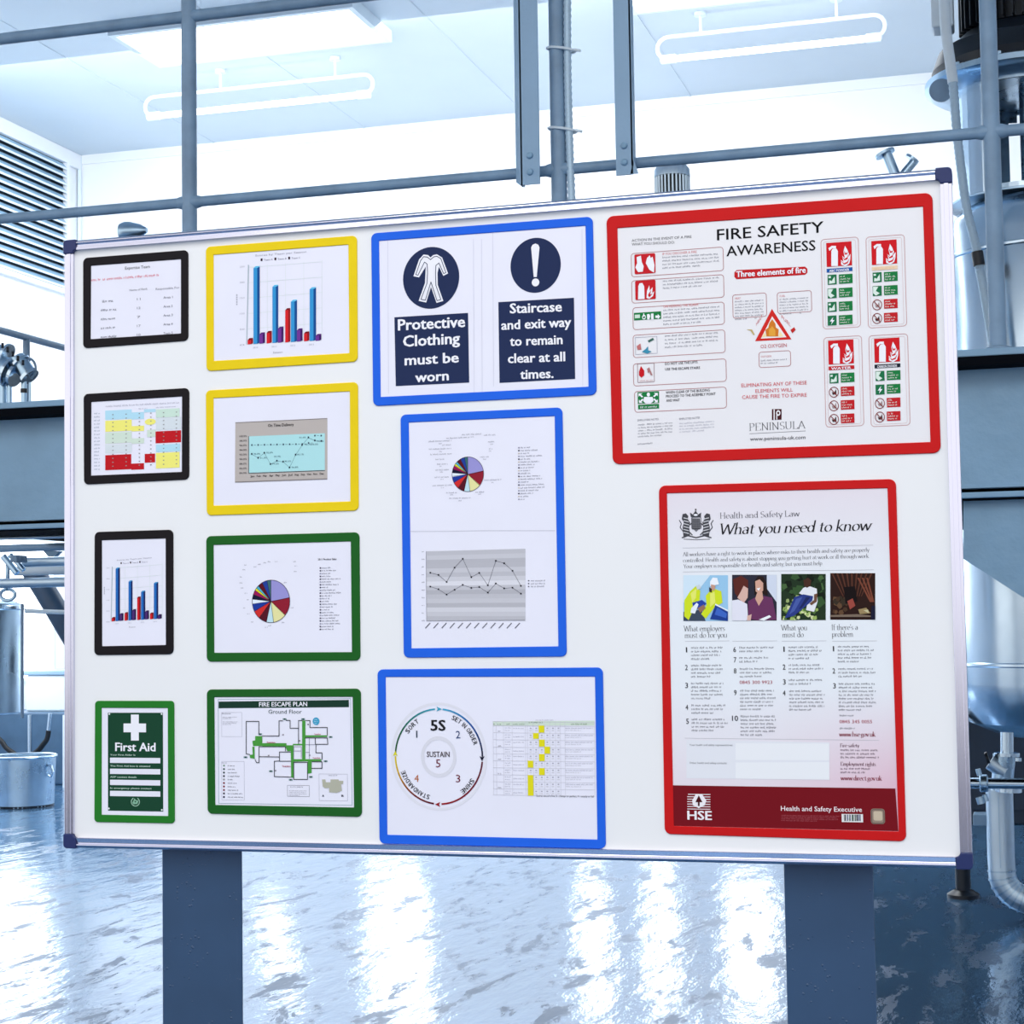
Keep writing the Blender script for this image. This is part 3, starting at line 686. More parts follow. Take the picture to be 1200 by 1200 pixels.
# a small broad-nib serif alphabet, drawn as strokes (cap height 1)
def ar(cx, cy, rx, ry, a0, a1, n=9):
    return [(cx+rx*math.cos(math.radians(a0+(a1-a0)*i/n)), cy+ry*math.sin(math.radians(a0+(a1-a0)*i/n))) for i in range(n+1)]
def sf(x, y, w=0.1): return [(x-w, y), (x+w, y)]
def st(x, y0=0, y1=1, top=True): return [[(x, y0), (x, y1)], sf(x, y0+0.015)]+([[(x-0.1, y1-0.03), (x, y1)]] if top else [])
G = {
 'a': ([ar(.25, .42, .17, .2, 150, 0)+[(.42, 0)], ar(.24, .19, .18, .19, 0, 360)], .54),
 'b': (st(.1, 0, 1.05)+[ar(.3, .31, .21, .3, 0, 360)], .58), 'c': ([ar(.28, .31, .23, .3, 50, 310)], .52),
 'd': (st(.48, 0, 1.05)+[ar(.27, .31, .21, .3, 0, 360)], .6), 'e': ([ar(.28, .31, .23, .3, 5, 315), [(.06, .35), (.5, .35)]], .54),
 'f': ([[(.16, 0), (.16, .8)]+ar(.32, .82, .16, .22, 180, 50), [(.03, .6), (.34, .6)], sf(.16, .015)], .36),
 'g': ([ar(.25, .38, .17, .23, 0, 360), [(.38, .52), (.52, .58)], [(.15, .18), (.12, .06), (.42, .02)]+ar(.25, -.15, .22, .14, 30, -210)], .54),
 'h': (st(.1, 0, 1.05)+[ar(.29, .38, .18, .23, 180, 0)+[(.47, 0)], sf(.47, .015)], .6),
 'i': (st(.1, 0, .6)+[[(.08, .82), (.12, .86)]], .24), 'k': (st(.1, 0, 1.05)+[[(.42, .6), (.12, .27)], [(.2, .34), (.5, 0)], sf(.42, .6, .08), sf(.5, .015, .08)], .56),
 'l': (st(.1, 0, 1.05), .24), 'm': (st(.1, 0, .6)+[ar(.26, .38, .15, .22, 180, 0)+[(.41, 0)], ar(.57, .38, .15, .22, 180, 0)+[(.72, 0)], sf(.41, .015), sf(.72, .015)], .86),
 'n': (st(.1, 0, .6)+[ar(.29, .38, .18, .22, 180, 0)+[(.47, 0)], sf(.47, .015)], .6), 'o': ([ar(.29, .3, .23, .3, 0, 360, 14)], .58),
 'p': (st(.1, -.35, .6)+[ar(.3, .31, .21, .3, 0, 360)], .58), 'q': (st(.46, -.35, .6, False)+[ar(.26, .31, .21, .3, 0, 360)], .58),
 'r': (st(.1, 0, .6)+[ar(.27, .42, .17, .18, 180, 50)], .4), 's': ([ar(.2, .45, .14, .15, 40, 260)[:]+ar(.2, .15, .15, .15, 80, -140)], .42),
 't': ([[(.16, .8), (.16, .12)]+ar(.27, .12, .11, .12, 180, 320), [(.03, .6), (.34, .6)]], .38),
 'u': ([[(.1, .6), (.1, .2)]+ar(.28, .2, .18, .2, 180, 330), [(.47, .6), (.47, 0)], sf(.07, .6, .06), sf(.44, .6, .06)], .58),
 'v': ([[(.04, .6), (.26, 0), (.48, .6)], sf(.04, .6, .07), sf(.48, .6, .07)], .52),
 'w': ([[(.03, .6), (.22, 0), (.4, .6), (.59, 0), (.78, .6)], sf(.03, .6, .07), sf(.78, .6, .07)], .82),
 'x': ([[(.05, .6), (.45, 0)], [(.45, .6), (.05, 0)]], .5), 'y': ([[(.04, .6), (.27, .02)], [(.48, .6), (.2, -.28), (.04, -.33)], sf(.04, .6, .07), sf(.48, .6, .07)], .52),
 'z': ([[(.06, .6), (.44, .6), (.06, 0), (.46, 0)]], .5), '.': ([[(.08, .02), (.12, .06)]], .2), ',': ([[(.1, .04), (.07, -.12)]], .2), "'": ([[(.08, 1), (.06, .78)]], .18), ' ': ([], .28), '-': ([[(.05, .3), (.3, .3)]], .36),
 'A': ([[(.04, 0), (.36, 1), (.7, 0)], [(.16, .36), (.58, .36)], sf(.04, .015), sf(.7, .015)], .76),
 'E': (st(.14)+[[(.05, .985), (.58, .985), (.58, .82)], [(.14, .52), (.46, .52)], [(.05, .015), (.6, .015), (.62, .2)]], .68),
 'F': (st(.14)+[[(.05, .985), (.56, .985), (.56, .82)], [(.14, .52), (.44, .52)]], .6),
 'H': (st(.14)+st(.66)+[[(.14, .52), (.66, .52)], sf(.14, .985), sf(.66, .985)], .82), 'I': (st(.14)+[sf(.14, .985)], .3),
 'L': (st(.14)+[sf(.14, .985), [(.05, .015), (.56, .015), (.58, .2)]], .62), 'N': (st(.14, 0, 1, False)+[[(.1, .98), (.66, .02)], [(.66, 0), (.66, 1)], sf(.66, .985), sf(.1, .985, .06)], .82),
 'P': (st(.14)+[[(.05, .985), (.35, .985)]+ar(.35, .74, .22, .245, 90, -90)+[(.14, .5)]], .64),
 'S': ([ar(.3, .74, .2, .25, 35, 265)+ar(.29, .25, .22, .25, 85, -145)], .58), 'U': ([[(.12, 1), (.12, .3)]+ar(.38, .3, .26, .3, 180, 360)+[(.64, 1)], sf(.12, .985), sf(.64, .985)], .78),
 'W': ([[(.04, 1), (.3, 0), (.54, .92), (.82, 0), (1.08, 1)], sf(.04, .985), sf(1.08, .985)], 1.12),
 'Y': ([[(.04, 1), (.34, .48), (.64, 1)], [(.34, .48), (.34, 0)], sf(.34, .015), sf(.04, .985, .08), sf(.64, .985, .08)], .68),
}
class Pr:
    """flat printing on a sheet; coordinates are those of a magnified view, laid onto the plane of the sheet"""
    def __init__(s, x0, y0, x1, y1, w, Y, parent):
        s.x0, s.y0, s.k = x0, y0, w/(x1-x0); s.Y = Y; s.parent = parent; s.reset('')
        s.drop = 0
    def reset(s, name): s.name = name; s.v = []; s.f = []; s.mi = []; s.mats = []; s.nl = 0
    def sub(s, name): s.flush(); s.reset(name); return s
    def w(s, x, y): p = at(s.x0+x/s.k, s.y0+y/s.k, s.Y); return p.x, p.z
    def raw(s, pts, faces, col, lay=1):
        m = flat(*col)
        if m not in s.mats: s.mats.append(m)
        b = len(s.v); s.nl += 1; yy = s.Y-0.00025*lay-1e-5*(s.nl % 21)
        s.v += [(x, yy, z) for x, z in pts]
        for f in faces: s.f.append([b+i for i in f]); s.mi.append(s.mats.index(m))
    def poly(s, pts, col, lay=1): s.raw([s.w(*p) for p in pts], [list(range(len(pts)))], col, lay)
    def rect(s, x0, y0, x1, y1, col, lay=1):
        X0, Z0 = s.w(x0, y0); X1, _ = s.w(x1, y0); _, Z1 = s.w(x0, y1)
        s.raw([(X0, Z0), (X1, Z0), (X1, Z1), (X0, Z1)], [[0, 1, 2, 3]], col, lay)
    def frame(s, x0, y0, x1, y1, t, col, lay=1, r=0):
        X0, Z0 = s.w(x0, y0); X1, _ = s.w(x1, y0); _, Z1 = s.w(x0, y1)
        t = t*mpp(s.Y, s.x0+x0/s.k)/s.k; r = r*mpp(s.Y, s.x0+x0/s.k)/s.k
        def rr(x0, z0, x1, z1, r):
            o = []
            for cx, cz, a0 in ((x1-r, z1-r, 0), (x0+r, z1-r, 90), (x0+r, z0+r, 180), (x1-r, z0+r, 270)):
                for k in range(6): a = math.radians(a0+18*k); o.append((cx+r*math.cos(a), cz+r*math.sin(a)))
            return o
        a = rr(X0, Z1, X1, Z0, max(r, 1e-5)); b = rr(X0+t, Z1+t, X1-t, Z0-t, max(r-t, 1e-5)); n = len(a)
        s.raw(a+b, [[i, (i+1) % n, n+(i+1) % n, n+i] for i in range(n)], col, lay)
    def rrect(s, x0, y0, x1, y1, r, col, lay=1):
        X0, Z1 = s.w(x0, y0); X1, _ = s.w(x1, y0); _, Z0 = s.w(x0, y1); r = r*mpp(s.Y, s.x0+x0/s.k)/s.k
        o = []
        for cx, cz, a0 in ((X1-r, Z1-r, 0), (X0+r, Z1-r, 90), (X0+r, Z0+r, 180), (X1-r, Z0+r, 270)):
            for k in range(6): a = math.radians(a0+18*k); o.append((cx+r*math.cos(a), cz+r*math.sin(a)))
        s.raw(o, [list(range(len(o)))], col, lay)
    def ell(s, cx, cy, rx, ry, col, lay=1, a0=0, a1=360, inner=0.0, n=40, pie=False):
        X, Z = s.w(cx, cy); RX = s.w(cx+rx, cy)[0]-X; RZ = s.w(cx, cy-ry)[1]-Z
        full = abs(a1-a0) >= 360
        pts = [(X+RX*math.cos(math.radians(a0+(a1-a0)*i/n)), Z+RZ*math.sin(math.radians(a0+(a1-a0)*i/n))) for i in range(n if full else n+1)]
        if inner:
            q = [(X+(x-X)*inner, Z+(z-Z)*inner) for x, z in pts]; k = len(pts); m = k if full else k-1
            s.raw(pts+q, [[i, (i+1) % k, k+(i+1) % k, k+i] for i in range(m)], col, lay)
        else:
            if pie: pts.append((X, Z))
            s.raw(pts, [list(range(len(pts)))], col, lay)
    def line(s, pts, t, col, lay=1, closed=False):
        P = [Vector(s.w(*p)) for p in pts]; t = t*mpp(s.Y, s.x0+pts[0][0]/s.k)/s.k/2
        if closed: P.append(P[0])
        for a, b in zip(P, P[1:]):
            d = (b-a)
            if d.length < 1e-9: continue
            d.normalize(); n = Vector((-d.y, d.x))*t; e = d*t*0.6
            s.raw([a+n-e, b+n+e, b-n+e, a-n-e], [[0, 1, 2, 3]], col, lay)
    def text(s, txt, x0, y0, x1, cap, col, bold=0.0, lay=1, shear=0.0, y1=None):
        X0, Z0 = s.w(x0, y0); X1, _ = s.w(x1, y0); H = s.w(x0, y0-cap)[1]-Z0
        rise = (s.w(x1, y1)[1]-Z0)/(X1-X0) if y1 is not None else 0
        v, f = glyphs(txt, bold); a = min(p[0] for p in v); b = max(p[0] for p in v); sx = (X1-X0)/(b-a); sy = H/CAPH
        d = bold*0.75                    # heavier weight: the same outline printed again a hair to each side
        for dx, dy in (((-d, d*.4), (d, -d*.4), (0, d*.6), (0, -d*.6), (d, d*.4), (-d, -d*.4)) if bold >= 0.012 else ((0, 0),)):
            s.raw([(X0+(x+dx-a)*sx+y*sy*shear, Z0+(y+dy)*sy+(x-a)*sx*rise) for x, y in v], f, col, lay)
    def serif(s, txt, x0, y0, x1, cap, col, nib=(0.045, 0.014), shear=0.0, lay=1):
        X0, Z0 = s.w(x0, y0); X1, _ = s.w(x1, y0); H = s.w(x0, y0-cap)[1]-Z0
        tot = sum(G.get(c, G['o'])[1] for c in txt); sx = (X1-X0)/tot; x = 0
        for c in txt:
            g, adv = G.get(c, G['o'])
            for pl in g:
                for (ax, ay), (bx_, by_) in zip(pl, pl[1:]):
                    n = nib if (bx_-ax)*nib[1]-(by_-ay)*nib[0] != 0 else (0, .02)
                    q = [(ax-n[0], ay-n[1]), (bx_-n[0], by_-n[1]), (bx_+n[0], by_+n[1]), (ax+n[0], ay+n[1])]
                    s.raw([(X0+(x+u)*sx+v*H*shear, Z0+v*H) for u, v in q], [[0, 1, 2, 3]], col, lay)
            x += adv
    def scrib(s, x0, y0, x1, h, col=(120, 120, 130), lay=1, dens=1.0):
        """one line of small print too fine to read: word-like runs of short strokes"""
        X0, Z0 = s.w(x0, y0); X1, _ = s.w(x1, y0); H = s.w(x0, y0-h)[1]-Z0
        x = X0; wl = random.randint(2, 7)
        while x < X1-H*0.3:
            if wl == 0: x += H*0.55; wl = random.randint(2, 8); continue
            hh = H*random.choice((.7, .7, .75, 1.0)); 
            s.raw([(x, Z0), (x+H*0.2, Z0), (x+H*0.2, Z0+hh), (x, Z0+hh)], [[0, 1, 2, 3]], col, lay)
            if random.random() < 0.6*dens: s.raw([(x+H*.2, Z0+H*.5), (x+H*0.48, Z0+H*.5), (x+H*0.48, Z0+H*.68), (x+H*.2, Z0+H*.68)], [[0, 1, 2, 3]], col, lay)
            elif random.random() < 0.7*dens: s.raw([(x+H*.2, Z0), (x+H*0.48, Z0), (x+H*0.48, Z0+H*.18), (x+H*.2, Z0+H*.18)], [[0, 1, 2, 3]], col, lay)
            x += H*0.62; wl -= 1
    def para(s, x0, y0, x1, n, pitch, h, col=(120, 120, 130), last=0.6):
        for i in range(n): s.scrib(x0, y0+i*pitch, x1-(x1-x0)*(random.random()*0.08 if i < n-1 else 1-last), h, col)
    def flush(s):
        if not s.f or not s.name: return
        me = bpy.data.meshes.new(s.name); me.from_pydata(s.v, [], s.f)
        for m in s.mats: me.materials.append(m)
        me.polygons.foreach_set('material_index', s.mi); me.update()
        o = bpy.data.objects.new(s.name, me); C.objects.link(o); o.parent = s.parent
        s.reset('')
        return o
# ------------------------------------------------------------ frames
def frame_thing(view, outer, inner, col, label, group, sheet=PAPERM, rad=3.2, name='document_frame'):
    """magnetic document frame: raised coloured border with round corners, and the sheet behind it"""
    x0, y0, x1, y1, w = view; k = w/(x1-x0)
    FY = BY-0.0028
    def cv(q, Y): return [at(x0+x/k, y0+y/k, Y) for x, y in q]
    O = cv(outer, FY); I = cv(inner, FY)
    c = sum(O, Vector())/4
    t = thing(name, (c.x, BY, min(p.z for p in O)), label, 'frame', group)
    r = rad*0.00325
    def rnd(P, r, n=7):
        out = []
        for i in range(4):
            p = P[i]; a = (P[i-1]-p).normalized(); b = (P[(i+1) % 4]-p).normalized()
            s0 = p+a*r; c2 = p+a*r+b*r
            for j in range(n):
                an = math.pi/2*j/(n-1); out.append(c2-b*r*math.cos(an)-a*r*math.sin(an))
        return out
    m = MB(); rin = 0.0012
    def shrink(P, d):
        cc = sum(P, Vector())/4; out = []
        for i in range(4):
            a = (P[i-1]-P[i]).normalized(); b = (P[(i+1) % 4]-P[i]).normalized(); out.append(P[i]+a*d+b*d)
        return out
    loops = []
    base = [Vector((p.x, BY-0.0003, p.z)) for p in O]
    for P, dy, rr in ((base, 0, r), (O, 0.0012, r), (shrink(O, 0.0012), 0, r-0.0012), (shrink(I, -0.0012), 0, rin), (I, 0.0010, rin), ([Vector((p.x, BY-0.0012, p.z)) for p in I], 0, rin)):
        loops.append([q+Vector((0, dy, 0)) for q in rnd(P, rr)])
    n = len(loops[0]); b0 = 0
    for L in loops: m.v += L
    for li in range(len(loops)-1):
        for j in range(n):
            m.f.append([li*n+j, li*n+(j+1) % n, (li+1)*n+(j+1) % n, (li+1)*n+j]); m.sm.append(False)
    border = m.build('border', col, t)
    # the sheet, tucked under the border
    SY = BY-0.0010
    Sx = shrink(cv(inner, SY), -0.003)
    s = MB().prism(Sx, (0, 0.0006, 0)).build('sheet', sheet, t)
    return t, Pr(x0, y0, x1, y1, w, SY-0.0001, s)
def framecol(name, rgb): return mat(name, rgb, 0.5, var=0.03, scale=20, spec=0.12)
BLK = framecol('black_magnetic_border', (24, 20, 24)); YEL = framecol('yellow_magnetic_border', (231, 202, 22)); GRN = framecol('green_magnetic_border', (26, 92, 32))
GRN2 = framecol('bright_green_magnetic_border', (34, 118, 38)); BLU = framecol('blue_magnetic_border', (32, 98, 220)); RED = framecol('red_magnetic_border', (196, 22, 24))
BL = (28, 28, 34); GY = (130, 130, 142); LG = (176, 176, 190); WH = (236, 236, 244); NAVY = (34, 46, 82)
# 1 -- staff list
V = (80, 270, 250, 580, 658)
t, p = frame_thing(V, [(66, 125), (543, 88), (543, 500), (66, 535)], [(102, 160), (510, 130), (510, 467), (100, 493)], BLK, 'black bordered frame at the upper left corner of the board holding a typed list', 'black frames in the left column')
p.sub('lettering')
p.text('Expertise Team', 258, 178, 370, 13, (60, 60, 70), y1=170, lay=1)
for k in range(6): p.scrib(105+k*52, 231-k*4, 105+k*52+48, 11, (220, 96, 116))
p.text('Name of Rank', 278, 276, 360, 9, GY, y1=269); p.text('Responsible For', 397, 271, 505, 9, GY, y1=263)
for i, (a, b, c) in enumerate((('', '11', 'Area 1'), ('', '12', 'Area 2'), ('', '7', 'Area 3'), ('', '17', 'Area 4'), ('', '10', 'Team 5'))):
    y = 327+i*40.5
    p.scrib(155 if i == 0 else 148, y, (207, 218, 212, 216, 224)[i], 10, (90, 90, 106)); p.text(b, 312, y-10, 328, 10, GY); p.text(c, 432, y-17, 474, 10, (105, 105, 118))
p.flush()
# 2 -- planner
t, p = frame_thing(V, [(68, 742), (547, 714), (547, 1130), (70, 1153)], [(103, 778), (515, 753), (514, 1095), (102, 1112)], BLK, 'black bordered frame below the typed list holding a red, yellow and blue planner grid', 'black frames in the left column')
p.sub('planner_grid')
def rc(x0, y0, x1, y1, c, lay=1): p.rect(x0, y0, x1, y1, c, lay)
CB = (176, 218, 236); CY = (238, 232, 122); CG = (206, 222, 208); CR = (190, 24, 34); CE = (212, 220, 226)
rc(168, 818, 288, 860, CB); rc(288, 826, 344, 858, CB); rc(344, 812, 396, 826, CB); rc(398, 812, 505, 850, (200, 224, 210))
rc(168, 864, 288, 914, CY); rc(288, 888, 344, 912, CY); p.ell(372, 868, 25, 14, CY)
rc(168, 918, 288, 968, CG); rc(288, 944, 344, 968, CG); rc(398, 852, 512, 906, CE); rc(358, 905, 398, 938, CG)
rc(168, 972, 288, 1012, CE); rc(398, 972, 508, 1006, CB); rc(398, 1010, 505, 1080, CY); rc(396, 912, 512, 966, CR)
rc(168, 1020, 286, 1088, CR); rc(286, 1058, 344, 1086, CR); rc(347, 1014, 394, 1054, CR)
p.flush(); p.sub('lettering')
p.scrib(170, 802, 505, 8, LG); p.scrib(320, 812, 360, 6, LG); p.scrib(398, 806, 490, 6, LG)
for i in range(17): p.scrib(118, 834+i*15.8, 146, 7, (150, 160, 176))
for i in range(14):
    for x in (200, 260, 320, 372, 430, 488): p.rect(x, 834+i*18-(x-200)*0.04, x+6, 838+i*18-(x-200)*0.04, (140, 140, 140), 2)
p.flush()
# bar charts
def barchart(p, ox, oy, sx, sy, dark):
    """bars in the coordinates of the yellow frame's magnified view, placed at ox,oy with scale"""
    def q(x, y): return (ox+x*sx, oy+y*sy)
    p.sub('bar_chart')
    for k in range(6): a = q(365, 800-k*108); b = q(885, 760-k*108); p.line([a, b], 2.5, (214, 224, 224))
    for k in range(4): a = q(500+k*128, 240-(k*10)); b = q(500+k*128, 790-k*9); p.line([a, b], 2.5, (218, 226, 226))
    p.poly([q(364, 240), q(372, 245), q(358, 802), q(352, 802)], (168, 180, 190))
    bars = [(362, 400, 762, 800, 0), (403, 447, 256, 797, 1), (445, 484, 722, 795, 2), (495, 532, 712, 793, 0), (536, 577, 388, 790, 1), (575, 614, 682, 788, 2),
            (626, 662, 552, 786, 0), (666, 709, 492, 783, 1), (709, 748, 694, 780, 2), (758, 796, 716, 778, 0), (798, 843, 404, 776, 1), (840, 880, 733, 775, 2)]
    cols = [((214, 34, 40), (150, 20, 30), (120, 14, 24)), ((52, 146, 206), (24, 76, 140), (96, 190, 230)), ((112, 52, 146), (66, 26, 96), (90, 40, 120))] if not dark else \
           [((206, 26, 36), (120, 14, 24), (120, 14, 24)), ((36, 104, 182), (22, 34, 90), (70, 150, 200)), ((76, 44, 110), (42, 22, 66), (60, 40, 90))]
    for (x0, x1, yt, yb, c) in bars:
        A, B, D = cols[c]; w = x1-x0; xm = x0+w*0.6
        p.poly([q(x0, yt+10), q(xm, yt+8), q(xm, yb), q(x0, yb+2)], A, 2)
        p.poly([q(xm, yt+8), q(x1, yt), q(x1, yb-6), q(xm, yb)], B, 2)
        p.poly([q(x0, yt+10), q(x0+w*.35, yt-4), q(x1, yt-6), q(x1, yt), q(xm, yt+8)], D, 3)
    p.flush(); p.sub('lettering')
    a, b = q(415, 184), q(775, 156); p.text('Scores by Team per Season', a[0], a[1], b[0], 13*sy, (150, 150, 165), y1=b[1])
    for i in range(3):
        a = q(453+i*97, 212-i*6); p.rect(a[0], a[1]-14*sy, a[0]+13*sx, a[1]+4*sy, (50, 24, 40)); a = q(476+i*97, 214-i*6); b = q(538+i*97, 210-i*6); p.text('Team '+'ABC'[i], a[0], a[1], b[0], 12*sy, (120, 120, 140))
    for i in range(6): a = q(306, 262+i*110); b = q(340, 262); p.text(str(250-i*50) if i < 5 else '0', a[0], a[1], b[0], 11*sy, LG)
    for i in range(4): a = q(400+i*131, 830-i*7); b = q(434+i*131, 0); p.text(str(2010+i), a[0], a[1], b[0], 11*sy, LG)
    a = q(540, 865); b = q(608, 0); p.text('Season', a[0], a[1], b[0], 12*sy, (150, 150, 160))
    a = q(281, 450); 
    for i in range(5): p.rect(a[0], a[1]+i*16*sy, a[0]+9*sx, a[1]+i*16*sy+11*sy, LG)
    p.flush()
V4 = (230, 270, 430, 450, 1200)
t, p = frame_thing(V4, [(65, 115), (1128, 35), (1133, 922), (70, 990)], [(120, 172), (1068, 100), (1075, 862), (122, 917)], YEL, 'upper yellow bordered frame holding a blue and red bar chart', 'yellow frames')
barchart(p, 0, 0, 1, 1, False)
V3 = (90, 610, 220, 780, 918)
t, p = frame_thing(V3, [(145, 95), (795, 75), (798, 1107), (142, 1115)], [(205, 163), (733, 148), (735, 1030), (207, 1040)], BLK, 'small upright black bordered frame with a bar chart, above the first aid notice', 'black frames in the left column')
barchart(p, 0, 185, 0.8, 0.81, True)
# 5 -- delivery chart
V5 = (230, 440, 430, 620, 1200)
t, p = frame_thing(V5, [(65, 105), (1135, 45), (1140, 950), (72, 985)], [(120, 160), (1078, 112), (1082, 885), (120, 915)], YEL, 'lower yellow bordered frame holding a grey chart with a pale turquoise plot', 'yellow frames')
p.sub('line_chart')
p.poly([(275, 330), (922, 300), (922, 730), (272, 752)], (184, 176, 172)); p.poly([(275, 330), (922, 300), (922, 305), (275, 335)], (130, 124, 124), 2); p.poly([(275, 746), (922, 724), (922, 731), (275, 753)], (130, 124, 124), 2)
p.poly([(372, 428), (905, 406), (905, 665), (372, 685)], (172, 220, 224), 2)
p.line([(370, 428), (370, 688), (905, 668)], 4, (70, 80, 84), 3)
for i in range(12):
    x = 392+i*44.3; y = (490-i*0.9) if i < 9 else (475 if i == 9 else 424)
    p.rect(x-5, y-6, x+5, y+5, (60, 80, 100), 3)
    if i < 11: p.rect(x+14, y-2, x+30, y+1, (110, 140, 150), 3)
pts = [(392, 553), (436, 580), (480, 545), (523, 624), (568, 601), (612, 607), (657, 648), (700, 558), (745, 490), (790, 437), (835, 458), (880, 462)]
p.line(pts, 2, (96, 130, 140), 3)
for x, y in pts: p.rect(x-5, y-7, x+5, y+5, (40, 56, 70), 4)
p.flush(); p.sub('lettering')
p.text('On Time Delivery', 506, 362, 686, 20, (30, 30, 34), 0.015, 3, y1=354)
for i in range(9): p.text(('100.0', '98.0', '96.0', '94.0', '92.0', '90.0', '88.0', '86.0', '84.0')[i]+'%', 305, 434+i*32.3, 356, 12, (50, 48, 50), 0.01, 3)
for i, mth in enumerate('Jan Feb Mar Apr May Jun Jul Aug Sep Oct Nov Dec'.split()): p.text(mth, 382+i*44.3, 716-i*1.7, 410+i*44.3, 13, (40, 38, 40), 0.015, 3)
for (x, y), s_ in zip(((405, 558), (450, 586), (493, 549), (548, 577), (535, 627), (622, 610), (672, 652), (710, 562), (726, 443), (765, 492), (812, 490), (850, 468)), range(12)): p.text('9%d.%d%%' % (s_ % 7, s_*3 % 10), x, y, x+46, 11, (70, 96, 110), 0, 3)
p.flush()
# 6 -- pie chart in green frame
PIE = [(0, -80, (150, 146, 206)), (-80, -131, (142, 28, 48)), (-131, -172, (226, 222, 160)), (-172, -194, (190, 222, 232)), (-194, -219, (84, 18, 34)), (-219, -242, (206, 44, 44)),
       (-242, -263, (28, 56, 150)), (-263, -276, (226, 236, 248)), (-276, -289, (20, 20, 50)), (-289, -302, (150, 20, 84)), (-302, -309, (226, 222, 40)), (-309, -317, (80, 176, 200)), (-317, -332, (90, 18, 34)), (-332, -348, (34, 62, 150)), (-348, -360, (60, 106, 110))]
def pie(p, cx, cy, rx, ry):
    p.sub('pie_chart')
    for a, b, c in PIE: p.ell(cx, cy, rx, ry, c, 1, 90+a, 90+b, n=10, pie=True)
    for a, b, c in PIE: an = math.radians(90+a); p.line([(cx, cy), (cx+rx*math.cos(an), cy-ry*math.sin(an))], rx*0.02, (40, 30, 40), 2)
    p.ell(cx, cy, rx*1.01, ry*1.01, (60, 50, 70), 2, inner=0.975)
    p.flush()
V6 = (230, 610, 430, 790, 1200)
t, p = frame_thing(V6, [(68, 110), (1145, 82), (1152, 985), (72, 993)], [(120, 172), (1085, 147), (1093, 925), (125, 930)], GRN, 'dark green bordered frame holding a coloured pie chart', 'green frames')
pie(p, 526, 568, 133, 150)
p.sub('lettering')
p.text('2011 Product Sales', 856, 280, 986, 13, (40, 40, 50), 0.02)
for i in range(23):
    y = 338+i*19.6; p.rect(868, y-9, 878, y+1, ((60, 50, 80), (30, 30, 60), (150, 150, 170))[i % 3]); p.scrib(882, y, (945, 985, 942, 950, 1018, 948, 1000, 930, 980, 1020, 955, 945, 936, 990, 964, 938, 975, 1014, 976, 1004, 1014, 970, 968)[i], 10, (96, 96, 112))
for (x, y) in ((348, 312), (335, 345), (316, 395), (315, 438), (322, 473), (413, 324), (444, 307), (481, 296), (512, 288), (562, 287), (692, 287), (701, 318), (696, 358), (625, 435), (675, 612), (610, 716), (516, 738), (493, 750), (396, 712), (367, 655), (340, 614), (365, 556), (350, 510)): p.scrib(x-9, y+5, x+12, 9, (140, 140, 154))
p.flush()
# 7 -- first aid
V7 = (100, 810, 220, 980, 847)
t, p = frame_thing(V7, [(78, 80), (732, 80), (737, 1095), (72, 1083)], [(133, 138), (680, 140), (683, 1033), (132, 1022)], GRN2, 'small bright green bordered frame at lower left holding the first aid notice', 'green frames', rad=2.4)
DG = (22, 66, 46)
p.sub('notice_panel'); p.rect(187, 178, 642, 988, DG)
for x, y in ((200, 188), (632, 188), (196, 970), (634, 982)): p.ell(x, y, 7, 8, (220, 230, 228), 2)
p.flush(); p.sub('cross_symbol')
p.rect(378, 193, 443, 408, WH, 2); p.rect(317, 267, 503, 339, WH, 2.5); p.flush()
p.sub('lettering')
p.text('First Aid', 250, 494, 580, 68, WH, 0.03, 2)
for i, s_ in enumerate(('Your First Aider is', 'The First Aid box is situated', 'AVP contact details', 'In emergency please contact')): p.text(s_, 207, 532+i*91.5, (414, 537, 424, 549)[i], 13, (190, 214, 200), 0.02, 2)
p.flush(); p.sub('writing_panel')
for i in range(4): p.sub('writing_panel'); p.rect(205, 549+i*91.3, 621, 593+i*91.3, (228, 228, 240), 2)
p.flush(); p.sub('round_emblem')
p.ell(415, 915, 37, 38, (150, 190, 168), 2, a0=-240, a1=60, inner=0.82); p.poly([(390, 925), (408, 885), (418, 900), (440, 905), (432, 932), (400, 935)], (130, 178, 150), 2); p.poly([(408, 905), (425, 912), (412, 922)], DG, 3); p.flush()
# 8 -- escape plan
V8 = (230, 800, 430, 965, 1200)
t, p = frame_thing(V8, [(72, 48), (1155, 42), (1163, 945), (78, 922)], [(125, 102), (1098, 100), (1108, 878), (132, 860)], GRN, 'dark green bordered frame holding the fire escape floor plan', 'green frames')
p.sub('title_band'); p.poly([(158, 133), (1073, 121), (1074, 172), (158, 180)], (24, 56, 44))
p.line([(155, 118), (1085, 112), (1096, 862), (158, 848)], 3, (130, 160, 170), 1, True); p.flush()
p.sub('lettering'); p.text('FIRE ESCAPE PLAN', 443, 168, 780, 30, WH, 0.025, 2, y1=165)
p.text('Ground Floor', 508, 218, 742, 28, (34, 60, 60), 0.0, 1)
p.text('Actions', 180, 222, 242, 11, GY, 0.01)
p.para(186, 245, 286, 2, 9, 6, GY); p.para(186, 278, 290, 3, 9, 6, GY)
for i in range(10):
    y = 588+i*24.5; c = ((120, 150, 130), (60, 90, 80), (20, 50, 50), (20, 30, 40), (150, 150, 150), (120, 20, 40), (120, 20, 40), (120, 20, 40), (40, 30, 40), (30, 30, 60))[i]
    p.ell(195, y-5, 7, 7, c, n=10); p.scrib(222, y, (272, 273, 286, 306, 255, 286, 276, 298, 326, 330)[i], 9, (80, 80, 92))
p.scrib(180, 567, 214, 8, GY)
p.para(655, 762, 778, 4, 11, 6, GY); p.scrib(662, 736, 750, 9, (90, 90, 100)); p.scrib(930, 655, 992, 7, GY)
